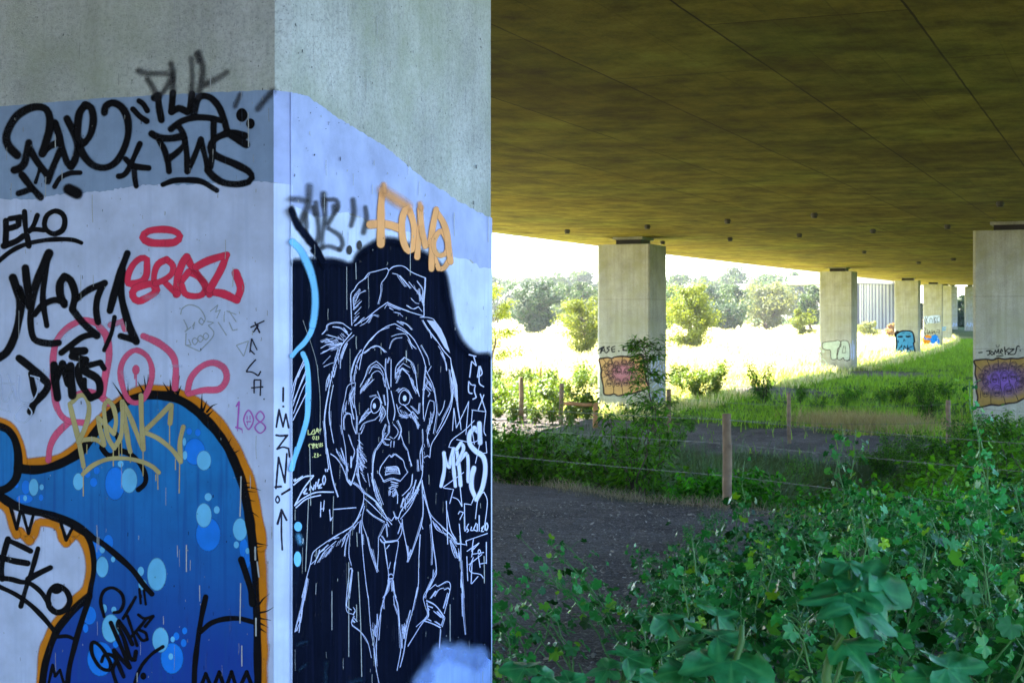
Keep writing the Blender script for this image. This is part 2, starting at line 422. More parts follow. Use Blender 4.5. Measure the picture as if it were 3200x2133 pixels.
strip('parapet',[(TR-.35,1.003),(TR-.35,2.0),(TR+.05,2.0),(TR+.05,1.003)],M_fascia)
for (px,py) in ((1303,527),(1487,516),(1522,553),(1671,503),(1677,545),(1836,536),(1870,489),(2005,526),(2176,516),(2297,462),(1985,575),(2110,600),(2190,592)):
    X,Y = px*1.3605,py*1.3605
    y = SOFF*F/(CY-Y); 
    for _ in range(3): y = (SOFF+rise(y))*F/(CY-Y)
    mb = MB(); z = EYE+SOFF+rise(y); s = .055 if y<45 else .075
    mb.tube([(0,0,.05),(0,0,-.02),(0,0,-.09)],[s,s,s*.92],8); mb.tube([(0,0,-.03),(0,0,-.05)],[s*1.25,s*1.25],8)
    o = mb.build('drain_pipe',M_dark,deck); o.location = ((X-CX)/F*y,y,z)

def pillar(L, y_for_angle, label, W1=1.263, W2=1.34, near=None, mat=None):
    """L is the left front corner; the left face runs to the right and towards us, the right face away along the bridge"""
    a = phi(y_for_angle); v=(math.cos(a),-math.sin(a)); u=(math.sin(a),math.cos(a))
    root = tag(empty('bridge_pillar',(L[0],L[1],0),-a),label,'pillar','concrete pillars carrying the viaduct deck')
    h = EYE+1.61+rise(L[1]); mb = MB(); c = .012 if near else .05
    if near: ca,cb = near
    else: ca=cb=.035
    poly = [(c,0),(W1-ca,0),(W1,cb),(W1,W2-c),(W1-c,W2),(c,W2),(0,W2-c),(0,c)]
    mb.prism(poly,-.6,h); sh = mb.build('shaft',mat or M_pier,root)
    gap = SOFF-1.61
    mb = MB(); mb.box((W1*.52,W2*.5,h+.085+gap*.5),(.72,.86,gap-.07)); b = mb.build('bearing_plinth',M_pier,root)
    mb = MB(); mb.box((W1*.52,W2*.5,h+.059),(.60,.74,.118)); mb.build('bearing_plate',M_dark,b)
    fl = Face((L[0],L[1]),(-math.sin(a),-math.cos(a)),root)
    C = (L[0]+v[0]*W1,L[1]+v[1]*W1)
    fr = Face(C,(math.cos(a),-math.sin(a)),root)
    return root,fl,fr,C,a
ADJ = lambda px,y: ((px-CX)/F*y, y)
a0 = phi(4); C0 = (-.153*3.8,3.8)
L0 = (C0[0]-1.263*math.cos(a0), C0[1]+1.263*math.sin(a0))
root0,FL,FR,_,_ = pillar(L0,4,'nearest huge pillar with the blue monster mural and the white line portrait',near=(.025,.042),mat=M_pier_near)
# chamfer face between the two
pa = (C0[0]-.025*math.cos(a0),C0[1]+.025*math.sin(a0)); pb = (C0[0]+.042*math.sin(a0),C0[1]+.042*math.cos(a0))
dx,dy = pb[0]-pa[0],pb[1]-pa[1]; l = math.hypot(dx,dy); FC = Face(pa,(dy/l,-dx/l),root0)

BLK=(.008,.008,.010)
P_black = paint('black_spray',(.006,.006,.008),wear=.3,rough=.7,spec=.03)
P_soft = paint('soft_black_spray',(.018,.018,.026),wear=.1)
P_red = paint('red_spray',(.66,.03,.085),wear=.2); P_pink = paint('faded_red_spray',(.66,.09,.20),wear=.6)
P_gold = paint('gold_spray',(.42,.36,.16),wear=.15); P_mag = paint('magenta_marker',(.42,.12,.5),wear=.3)
P_pale = paint('pale_roller_paint',(.47,.55,.78),wear=.05,streak=(.38,.46,.68)); P_grey = paint('blue_grey_roller_paint',(.22,.315,.49),wear=.05,streak=(.18,.27,.43))
P_lav = paint('lavender_roller_paint',(.36,.44,.74),wear=.05); P_white = paint('white_roller_paint',(.54,.64,.88),wear=.05,streak=(.44,.53,.76))
P_night = paint('night_black_paint',(.004,.006,.015),wear=.1,streak=(.008,.012,.035),rough=.75,spec=.0)
P_cloud = paint('pale_blue_spray',(.33,.50,.92),wear=.1,streak=(.25,.40,.80)); P_line = paint('chalky_line_paint',(.56,.62,.98),wear=.12); P_cyan = paint('cyan_spray',(.16,.50,.86),wear=.1)
P_or = paint('peach_orange_spray',(.78,.36,.13),wear=.05)
P_blue = paint('mural_blue',(.008,.19,.52),wear=.3,streak=(.004,.06,.28),col2=(.005,.045,.31),zr=(1.32,1.9))
P_mid = paint('bubble_blue',(.006,.19,.78),wear=.25); P_lt = paint('bubble_pale',(.13,.47,.80),wear=.12)
P_orange = paint('mural_orange',(.58,.19,.004),wear=.2); P_drip = paint('bird_lime',(.42,.45,.47),wear=.85)
P_thin = paint('grey_marker',(.32,.37,.42),wear=.4); P_yel = paint('yellow_marker',(.6,.6,.25),wear=.3); P_dark = paint('black_marker',(.012,.012,.03),wear=.3)

def jag(pts, amp=4, step=10):
    out=[]
    for (x0,y0),(x1,y1) in zip(pts,pts[1:]):
        k=max(1,int(math.hypot(x1-x0,y1-y0)/step))
        for i in range(k): t=i/k; out.append((x0+(x1-x0)*t+random.uniform(-amp,amp)*.6,y0+(y1-y0)*t+random.uniform(-amp,amp)))
    return out+[pts[-1]]
# --- left face: rolled-on paint bands
p = Paint(FL); p.fill(jag([(-240,352),(0,333),(300,308),(600,292),(856,281)],1.2,14)+jag([(856,590),(600,610),(300,640),(-240,660)],2)); p.build('paint_band',P_grey,label='blue-grey rolled paint band with the topmost black tags')
p = Paint(FL); p.fill(jag([(-240,640),(0,623),(100,622),(150,612),(205,606),(345,597),(360,589),(420,583),(455,578),(560,577),(700,570),(760,567),(856,570)],3.2,8)+jag([(856,2330),(-240,2330)],1,60)); p.build('paint_band',P_pale,label='pale lavender rolled paint under the monster mural')
# --- mural: orange halo, blue body, black outline, bubbles
mural = None
def mk(face,name,mat,parent=None,label=None,gap=.0005): return Paint(face,gap)
p = Paint(FL); p.text('C','''
95 175,790 300,775 450,755 600,680 700,580 790,460 880,365 960,290 1080,220 1200,185 1350,190 1480,220 1600,285 1720,385 1830,505 1920,650 1985,800 2045,960 2085,1140 2115,1300 2130,1450
90 -40,440 30,455 85,490 130,560 165,660 180,770''',soft=.35).text('D','''
95 2115,330 2125,500 2135,700 2135,1000 2140,1300 2140,1640
75 -30,95 30,120 75,175 105,290 135,355 165,330 200,370 240,405 280,350 310,265 400,260 480,300 510,390 540,425 580,390 620,335 680,400 720,500 730,650 700,800 610,890 540,990 440,1110 390,1210 350,1320 325,1640''',soft=.45)
mur = p.build('mural',P_orange,label='blue monster mural with black outline and orange edge')
mur.data.name='mural'
p = Paint(FL)
body = pxl('C',[(-60,1010),(0,1010),(80,970),(150,890),(160,840),(250,835),(350,830),(450,800),(560,750),(660,680),(730,590),(780,520),(850,430),(950,330),(1050,260),(1180,225),(1300,222),(1420,242),(1540,305),(1660,405),(1780,535),(1870,675),(1930,805),(1980,945),(2010,1080),(2040,1250),(2060,1400)])+pxl('D',[(2085,700),(2095,900),(2100,1100),(2105,1300),(2110,1640),(330,1640),(380,1400),(430,1240),(500,1110),(610,970),(720,860),(750,700),(765,560),(740,430),(690,340),(560,250),(450,210),(350,180),(230,160),(120,120),(20,60),(-60,30)])
p.fill(body)
p.fill(pxl('C',[(-60,490),(0,485),(60,500),(115,570),(150,680),(150,800),(130,900),(70,970),(0,1000),(-60,1000)]))
p.build('mural_fill',P_blue,mur)
p = Paint(FL); p.text('C','''e 715,865,25,30 790,835,27,33 765,930,32,40 940,940,85,140 1545,515,24,30 1615,525,25,32 1590,680,88,112 135,955,18,25 210,970,35,62 335,1055,20,30 200,1065,72,38 1700,1355,105,143 1990,1470,36,88 885,1420,42,66''').text('D','''e 730,1015,58,78 700,1120,22,38 820,1370,110,145 1405,1365,95,130 1440,1185,25,35 1508,1140,22,30 1500,1240,24,34 945,1250,25,30 2020,560,26,72
f 740,370 790,410 825,440 830,520 790,560 765,480''')
p.build('bubbles',P_mid,mur,'brighter blue bubbles')
p = Paint(FL); p.text('C','''e 640,925,45,72 985,780,25,28 1055,915,68,105 1665,752,60,83 1505,600,15,35 1510,710,20,38 275,970,40,73 340,970,18,25 205,1060,16,25 1700,1050,30,34 1665,1200,65,102 1770,1155,25,32 1960,1315,60,95 1930,1440,22,30 2022,1490,18,26 835,1480,22,30''').text('D','''e 835,620,52,88 923,557,18,25 1280,680,80,138 1150,655,27,40 1165,765,35,45 850,960,24,38 930,970,22,28 905,1120,75,118 1310,1215,68,105 1410,1210,18,25 1395,1350,20,28''')
p.build('bubbles',P_lt,mur,'pale cyan bubbles')
p = Paint(FL); p.text('C','''
62 -40,465 0,475 60,500 115,570 145,680 148,800 130,900 70,970 0,1000 -40,1010
70 150,815 250,828 350,822 450,795 560,745 660,678 730,590 780,520 850,430 950,330 1050,262 1180,222 1300,220 1420,240 1540,300 1660,400 1780,530 1870,670 1930,800 1980,940 2010,1080 2040,1250 2060,1400 2075,1568
40 890,500 950,540 975,620 945,690 900,712 850,680 825,600
42 830,650 880,710 940,715 985,675 1080,712 1150,790 1190,880 1180,945 1130,990''',soft=.14).text('D','''
58 2070,500 2085,700 2092,900 2100,1100 2102,1300 2108,1640
66 -30,10 20,55 120,118 230,158 350,182 450,212 560,252 660,312 740,372
46 740,372 840,432 950,522 1080,642 1170,762 1240,840
44 690,330 740,430 765,560 762,680 742,780 720,900 680,1020 640,1150 600,1300 565,1450 545,1640
58 725,860 620,950 530,1050 470,1130 425,1230 385,1350 360,1460 338,1640
28 470,1190 550,1185 620,1215
24 390,1600 430,1420 450,1510 490,1460 530,1600
26 80,110 110,220 137,310 165,170;26 185,180 232,345 272,200;26 490,240 540,400 600,285
50 1970,560 2010,680 2045,800 2060,920
42 1680,865 1655,980 1630,1120 1605,1300 1590,1450 1585,1640
40 1640,1150 1720,1080 1830,1045 1950,1040 2070,1070
30 1640,1600 1680,1490 1725,1600;30 1745,1600 1790,1475 1830,1600;30 1850,1600 1890,1475 1930,1600;30 1960,1600 2015,1475 2060,1600''',soft=.14)
p.text('C','''
22 1015,255 920,115;20 1022,235 975,120;22 1025,225 1010,90;20 1045,235 1045,130;22 1178,205 1125,110;20 1195,195 1175,60;22 1205,195 1210,50
22 1388,205 1330,115;22 1396,205 1388,90;24 1413,215 1425,40;22 1440,195 1468,60;20 1450,215 1480,140;20 1645,335 1650,205;20 1660,345 1690,265;20 1690,355 1730,310 1775,290;18 1700,382 1745,340
18 1850,650 1890,565;18 1870,690 1910,650;18 1890,705 1960,665;20 1975,935 2045,935;18 1990,968 2060,975 2130,997;16 1990,1000 2090,1010;16 2010,1070 2085,1085;14 2040,1160 2115,1215;16 2080,1425 2190,1445;14 2080,1462 2150,1450''',taper=.85,soft=.2)
p.text('D','''16 2120,920 2150,880 2205,835;18 2125,992 2180,980 2235,948;16 2125,1040 2215,1055;16 2125,1080 2195,1115;16 2120,1120 2180,1160''',taper=.85,soft=.2)
p.build('mural_outline',P_black,mur,'black outline of the monster with hair spikes')
# --- red pieces
p = Paint(FL); p.text('B','''
c58 1320,305 1420,318 1470,360 1430,408 1320,418 1220,410 1165,370 1210,320
c52 1200,590 1195,680 1150,735 1050,745 1045,680 1090,590 1150,540 1200,548
c56 1100,790 1085,850 1130,890 1220,850 1285,800 1230,750
52 1262,790 1258,680 1290,590 1360,550 1412,600 1400,670 1330,722 1270,745;54 1335,725 1400,790 1450,830
56 1440,835 1450,700 1490,580 1525,530 1570,615 1640,705 1710,835;52 1475,735 1540,652 1620,690 1680,770 1650,838 1570,850 1510,828 1485,760
56 1600,612 1700,560 1852,512;56 1852,512 1800,640 1712,795;60 1700,812 1820,830 1935,882;60 1935,882 1965,780 1925,660''',soft=.22)
p.build('graffiti_tag',P_red,label='red bubble-letter tag under a red halo ring')
p = Paint(FL); p.text('B','''
52 435,1500 436,1330 470,1200 560,1100 690,1045 800,1075;56 810,1100 870,1180 890,1350 850,1570;44 900,1085 1000,1055 1020,1120
56 1170,1175 1300,1235 1400,1320 1435,1420 1430,1600
c46 1110,1290 1200,1340 1240,1440 1230,1560 1170,1690 1100,1720 1040,1680 995,1560 985,1440 1030,1340
e 1110,1450,32,42''',soft=.25,op=.8).text('C','''
52 1530,195 1560,80 1640,-10 1740,-45 1830,0 1850,90 1790,170 1660,180 1540,210
52 430,60 450,260 490,370 560,430 690,445;54 560,440 460,540 410,640 395,750;52 640,210 720,190 800,215 890,285;50 860,20 850,130 835,220
10 1112,20 1112,150;10 1100,30 1100,90''',soft=.25,op=.85)
p.build('graffiti_tag',P_pink,label='large faded red looping drawing')
p = Paint(FL); p.text('B','''90 400,1480 600,1360;60 480,1215 560,1130;70 820,1090 1000,1070;50 1000,1470 1040,1560;44 1400,1420 1480,1420;60 1190,860 1300,840''',soft=.8,op=.28); p.build('paint_smear',P_pale)
# --- gold
p = Paint(FL,.001); p.text('C','''
40 570,290 600,420 640,580 668,720 682,800;38 590,275 640,228 690,225 725,300 720,400 685,510 640,600;38 650,590 740,578 800,590 850,628
38 800,405 818,500 850,622;36 802,405 870,470 930,535 948,430 925,315 882,262 850,310 858,430 880,560 932,652 985,560 1000,420 998,272
38 998,272 1020,420 1050,620 1065,682;38 1000,275 1060,390 1120,540 1165,655;40 1152,222 1155,400 1170,660
38 1180,512 1270,425 1392,300;38 1402,300 1388,450;38 1178,522 1290,572 1400,660 1472,752;38 1497,478 1470,600 1475,762
34 676,865 760,792 880,742 1020,735 1150,760 1240,800 1296,850
9 680,800 680,1045;8 710,620 709,700;9 925,660 925,800;8 970,600 972,715;8 992,600 995,715;8 1065,690 1065,770;9 1168,660 1168,880;9 1385,450 1385,630;8 1433,740 1433,830;9 1467,770 1463,1020;8 1288,860 1290,990;8 1273,860 1273,920''',soft=.16)
p.build('graffiti_tag',P_gold,label='dripping gold spray tag across the top of the monster')
# --- black tags
p = Paint(FL); p.text('A','''
66 140,1268 75,1200 50,1130 72,1050 130,955 220,892 310,872 378,895 405,960 405,1050 385,1130 345,1255;54 345,1258 400,1200 475,1165
60 115,1390 160,1375 200,1330 218,1250 235,1165;60 238,1210 300,1315 390,1435;58 390,1480 430,1370 490,1235
60 448,1005 480,1100 510,1220 550,1330 580,1358 610,1310 632,1200 600,1080 545,970
58 640,1190 700,1155 745,1080 762,970 742,880 695,858 650,920 635,1020 640,1130 685,1170
58 648,1195 690,1280 760,1350 850,1370 940,1330 1010,1220 1048,1080 1035,950 985,870 915,840 862,870 852,920
60 180,1430 250,1520 330,1610;30 290,1490 325,1380;50 150,1580 250,1545;42 445,1525 490,1455 570,1415 655,1410;95 560,1545 630,1580
46 968,1440 1010,1430 1050,1380 1100,1270 1142,1175;46 1025,1298 1080,1350 1140,1365 1215,1372;42 1095,1360 1100,1450 1112,1520
46 1135,825 1170,850 1203,905;50 1085,892 1140,950 1198,990
56 1260,800 1290,780 1300,880 1318,980
56 1412,760 1400,910;54 1402,915 1460,885 1530,915;54 1545,905 1568,770
58 1580,935 1610,820 1650,785 1720,800 1785,870 1830,980 1862,1080 1930,1130 2010,1180
50 1395,1055 1480,992 1600,960 1720,965 1805,985;58 1238,1092 1300,1125 1400,1130 1490,1112
50 1300,1150 1340,1220 1370,1320 1380,1400;52 1465,1040 1500,1100 1505,1180 1440,1250 1385,1292
46 1508,1130 1525,1260 1530,1400;48 1532,1400 1590,1270 1640,1140;48 1640,1140 1670,1260 1700,1390;52 1718,1360 1740,1200 1745,980
56 2000,1110 1900,1085 1800,1110 1725,1170 1725,1240 1800,1290 1920,1340 2030,1400 2058,1450 2030,1485 1930,1505 1820,1490 1740,1440 1695,1390
46 1330,1508 1420,1475 1540,1470 1650,1485 1770,1555
e 1975,940,48,58 2045,1010,36,44''',soft=.3)
p.build('graffiti_tag',P_black,label='two rows of thick black spray tags on the blue-grey band')
p = Paint(FL); p.text('A','''
60 1205,650 1250,720 1292,800;62 1130,580 1200,600 1300,602 1400,605;56 1395,520 1412,610 1370,700 1300,790
54 1415,640 1413,770;56 1560,480 1570,620 1560,780;60 1625,430 1655,560 1640,690 1620,790;55 1600,440 1620,500
70 1680,690 1780,640 1850,590;50 1920,870 1960,770;62 2105,890 2160,820 2230,745''',soft=.75,op=.62)
p.build('graffiti_tag',P_soft,label='hazy black overspray letters above the paint band')
p = Paint(FL); p.text('B','''
48 165,205 80,218;46 48,235 48,350 42,440;46 152,230 150,270 60,302;48 30,440 130,402 190,360
44 200,160 208,280 235,440;38 305,190 275,270 240,320;38 240,310 300,305 360,312;c42 450,155 510,180 530,240 510,310 440,342 380,310 362,260 385,190
36 -40,590 80,490 200,430 350,395 500,385 600,392 665,415''',soft=.16)
p.build('graffiti_tag',P_black,label='black tag reading EKO with an underline')
p = Paint(FL); p.text('B','''
66 105,700 140,800 168,900 152,1050 110,1200 50,1310 -40,1370;60 207,620 217,720 235,850 240,920;52 160,790 190,870 240,920
68 245,930 280,800 330,650 400,500;46 402,500 365,700 350,880 382,1090;52 258,910 248,1050 265,1170 300,1215 400,1235 480,1230;50 282,1000 350,920 450,880 525,898
60 525,920 490,830 492,740 525,690 575,720 612,830 592,950;62 592,960 680,1070 790,1170;50 785,1160 680,1180 580,1250 500,1312;50 620,880 720,800 855,742;50 852,742 800,850 785,960 800,1062
58 1040,500 985,650 935,820 897,970;60 995,640 985,800 1020,980 1070,1130 1112,1220;50 1105,1210 1040,1190 985,1175;36 935,1020 910,1150 850,1290''',soft=.22)
p.build('graffiti_tag',P_black,label='big angular black tag ending in an exclamation mark')
p = Paint(FL); p.text('B','''
62 155,1355 250,1430 340,1510 390,1570 360,1640 280,1720 250,1790;46 250,1480 280,1620 310,1700;60 440,1410 450,1530 470,1680;60 450,1540 510,1400 560,1560;60 560,1560 575,1420 590,1660
70 600,1300 690,1295;58 590,1340 700,1370 640,1440 660,1560 740,1680 810,1640 800,1530 690,1460;48 700,1420 820,1390 850,1440;40 690,1530 690,1600''',soft=.18)
p.build('graffiti_tag',P_black,label='small heavy black tag above the monster snout')
p = Paint(FL); p.text('D','''
44 65,392 30,520 12,640 18,720;42 60,400 150,440 250,490;50 -10,540 110,570 225,590;40 10,712 90,720 170,742 240,752 330,820 400,920
38 310,470 260,650 210,800 170,940;46 412,625 320,670 230,720;c44 475,772 545,820 570,900 530,970 460,990 402,940 395,860 420,800
e 460,800,50,42
38 -40,765 120,840 250,930 360,1040 450,1150''',soft=.16)
p.build('graffiti_tag',P_black,label='black tag reading EKO inside the monster mouth')
p = Paint(FL); p.text('D','''
28 850,1025 822,900 850,815 920,790 990,835 1010,910 980,980 930,992;22 1138,800 1150,915;22 1175,810 1190,925;26 1107,865 1060,950 1005,1040
34 905,1075 980,1250 1062,1440;32 1055,1440 990,1370 930,1300;34 930,1300 970,1420 1010,1515;34 1110,1310 1100,1375 1060,1360 1010,1200 960,1100 970,1060 1030,1150 1080,1250
26 1130,1010 1180,1040 1250,1022;26 1195,1040 1150,1100 1070,1190;26 1130,1130 1190,1160 1202,1210 1160,1218 1110,1150;24 1040,1020 1120,1260
c30 765,1232 830,1280 900,1400 890,1460 820,1440 760,1350 745,1270;30 830,1390 850,1340 900,1335 950,1380 920,1460 960,1600;24 1250,1025 1185,1105
28 1330,1270 1240,1330 1160,1420 1110,1530 1090,1620;e 1170,1510,25,30''',soft=.2)
p.build('graffiti_tag',P_black,label='thin black diagonal tag among the bubbles')
p = Paint(FL); p.text('C','''
14 1930,310 1952,275 1945,400 1938,490;13 1920,480 1960,490 1978,500;c12 2030,342 2070,420 2030,498 1990,420;c12 2125,352 2158,395 2125,437 2090,395;c12 2125,440 2168,485 2125,530 2082,485;8 2018,385 2018,420;8 2042,385 2042,420;10 2010,435 2050,435;6 2022,440 2022,465;6 1940,490 1938,515;6 1978,500 1978,530''',soft=.2)
p.build('graffiti_tag',P_mag,label='small magenta number 108')
p = Paint(FL); p.text('B','''
9 1475,1000 1490,950 1550,920 1630,950 1675,1030 1650,1085 1625,1060 1640,1025 1672,1060;9 1500,1040 1530,1110 1510,1140 1560,1100;8 1570,1100 1590,1060 1580,1120;8 1690,1055 1745,1065 1700,1090;9 1520,1150 1515,1250 1560,1250 1540,1200;c8 1590,1190 1615,1215 1590,1245 1570,1215;c8 1635,1170 1660,1195 1635,1225 1615,1195;c8 1680,1150 1705,1175 1680,1205 1660,1175;9 1700,1085 1745,1165 1630,1300 1520,1250
8 1715,975 1780,920 1760,980 1800,960 1770,1030;8 1830,1000 1830,1060;8 1870,970 1930,1060;8 1850,970 1930,1000;8 1870,1060 1900,1130 1940,1120;8 1930,1250 2030,1215 1990,1340 1930,1250;8 1780,1060 1850,1170''',soft=.2,op=.8)
p.build('graffiti_tag',P_thin,label='thin grey marker doodles')
p = Paint(FL); p.text('B','''
13 2160,1050 2045,1105;13 2080,1060 2122,1150;13 2110,1085 2068,1145;11 2055,1195 2040,1310;11 2055,1195 2100,1290;11 2045,1290 2080,1325;12 2090,1365 2040,1420 2010,1465;12 2010,1465 2060,1470 2110,1500;12 2130,1460 2110,1500''',soft=.15).text('C','''
12 2075,95 2130,95;12 2130,95 2125,225;12 2075,95 2075,205;12 2050,160 2150,152;e 2156,252,6,7''',soft=.15)
p.build('graffiti_tag',P_dark,label='thin black vertical marker writing near the corner')
p = Paint(FL); p.text('C','''
14 0,60 20,250 60,270 100,180;14 60,50 100,170 130,270;14 150,60 150,250 240,280 300,210 320,80 250,60;12 0,330 80,360 60,300;c14 190,300 260,360 200,440 120,400;12 10,120 120,130''',soft=.5,op=.75)
p.build('graffiti_tag',P_white,label='white scribble at the left edge')
# bird lime runs and pale scratches
p = Paint(FL); p.text('A','''7 1424,0 1424,90;8 1457,140 1452,270;8 1450,280 1448,340;10 1645,195 1655,400;9 1815,0 1816,80;9 1922,150 1924,230;7 2187,120 2190,250;6 2190,280 2192,400;7 1720,620 1716,760;9 2027,920 2030,1200;5 2068,570 2066,690;6 1885,670 1886,720;7 450,1100 452,1210''',soft=.3,op=.9).text('D','''12 1968,-120 1965,60 1960,210;16 2083,460 2085,560;14 2100,580 2115,700;10 1522,440 1522,660;10 1965,750 1960,1080;10 1975,1260 1975,1430;14 2090,1040 2090,1180;8 1630,770 1632,900;8 1120,1480 1120,1560''',soft=.4,op=.9)
p.build('lime_streaks',P_drip)

# --- chamfer and right face
p = Paint(FC); p.fill([(855,282),(914,289),(914,578),(855,570)]); p.build('paint_band',P_lav)
p = Paint(FC); p.fill([(855,572),(885,574),(914,578),(914,2330),(855,2330)]); p.build('paint_band',P_white)
p = Paint(FC); p.text('E','''22 85,2220 83,2360;e 85,2415,14,11''',soft=.15).text('F','''
22 12,1120 40,940;22 40,940 82,1115;22 82,1115 112,985;22 112,985 142,1125;22 10,1205 60,1212 130,1205;22 125,1210 20,1350;22 20,1350 80,1330 140,1345;22 140,1345 150,1430;22 8,1760 35,1440;22 35,1440 102,1700;22 102,1700 122,1400''',soft=.12).text('G','''22 0,405 62,400;24 70,480 155,428;c18 25,500 45,540 25,572 5,540;20 75,1062 66,900 66,650;24 25,790 66,645;24 66,645 120,752''',soft=.12)
p.build('graffiti_tag',P_dark,label='black marker writing and an arrow down the chamfered corner')
top = jag([(909,287),(950,297),(990,320),(1060,372),(1130,412),(1200,455),(1313,550),(1340,570),(1384,595),(1431,627),(1456,640),(1486,657),(1538,682)],3,8)
p = Paint(FR); p.fill(top+jag([(1538,838),(1500,840),(1470,812),(1410,805),(1290,735),(1200,720),(1130,680),(1095,666),(1060,665),(1000,690),(909,650)],3,8)); p.build('paint_band',P_lav,label='lavender painted band with a ragged top')
p = Paint(FR); p.fill(jag([(909,640),(1000,680),(1070,663),(1090,663),(1095,675),(1130,680),(1140,690),(1200,718),(1290,728),(1380,800),(1410,804),(1465,810),(1475,824),(1490,821),(1498,838),(1538,836)],3,8)+[(1538,2330),(909,2330)]); p.build('paint_band',P_white,label='whitish rolled paint behind the portrait')
p = Paint(FR); edge = pxl('E',[(172,912),(280,908),(420,895),(500,900),(600,898),(700,920),(760,938),(830,920),(862,855),(900,805),(980,755),(1080,700),(1180,680),(1300,700),(1430,765),(1560,835),(1680,910),(1740,985),(1770,1055),(1790,1155),(1810,1285),(1840,1425)])+pxl('F',[(1862,65),(1920,205),(1990,295),(2080,368),(2140,384),(2262,378)])
edge = [(min(x,1535.5),y) for x,y in edge]
p.fill(edge+[(1535.5,2330),(911.5,2330)],1.0); ed = [(max(924,min(x,1524)),y) for x,y in edge]; p._line(ed,26,.95,1.0,False,0)
por = p.build('portrait_mural',P_night,label='black painted panel with a white line portrait of a long-faced figure in a tall cap and suit')
p = Paint(FR); p.fill(pxl('I',[(2262,1330),(2170,1260),(2100,1300),(2000,1250),(1900,1220),(1800,1190),(1720,1230),(1650,1350),(1590,1480),(1540,1700),(1500,1990),(2262,1990)]),1)
for q in range(70):
    t=random.random(); ex=np.interp(t,[0,.5,.8,1],[2200,1850,1640,1500]); ey=np.interp(ex,[1480,1580,1640,1720,1860,1980,2100,2200],[1640,1500,1370,1250,1210,1250,1310,1270])+random.uniform(-25,60)
    (X,Y),=pxl('I',[(ex+random.uniform(-25,25),ey)]); s_=random.uniform(45,110); p.ell(X,Y,min(s_/3.357,(1535-X)),s_*1.25/3.357,random.uniform(.25,.6),.97)
p.build('spray_cloud',P_cloud,por)
p = Paint(FR); p.text('E','''72 180,690 260,770 320,880 370,1000 408,1150 420,1300 412,1450 392,1568''',soft=.5).text('F','''
50 405,20 372,130 310,230 230,310 175,375;54 290,350 330,450 346,600 346,800 338,1000 300,1160 250,1320 192,1480 172,1560''',soft=.3).text('G','''40 225,0 185,190;e 240,820,42,52 235,1160,40,82''',soft=.4); p.build('cyan_arc',P_cyan,por)
p = Paint(FR); p.text('G','''70 245,920 265,980''',soft=.9,op=.45).text('I','''60 240,1160 340,1130;50 250,1430 330,1370;60 530,1350 530,1560;80 800,1560 900,1530;40 200,520 210,525''',soft=.9,op=.13); p.build('cyan_smudge',P_cyan,por)
p = Paint(FR); p.text('F','''
f0 1590,0 1680,10 1740,90 1790,200 1835,345 1780,290 1700,150 1640,70;f0 1842,430 1880,560 1910,680 1920,900 1955,1130 1925,1000 1895,800 1865,620''',op=.75); p.build('portrait_veil',P_line,por)
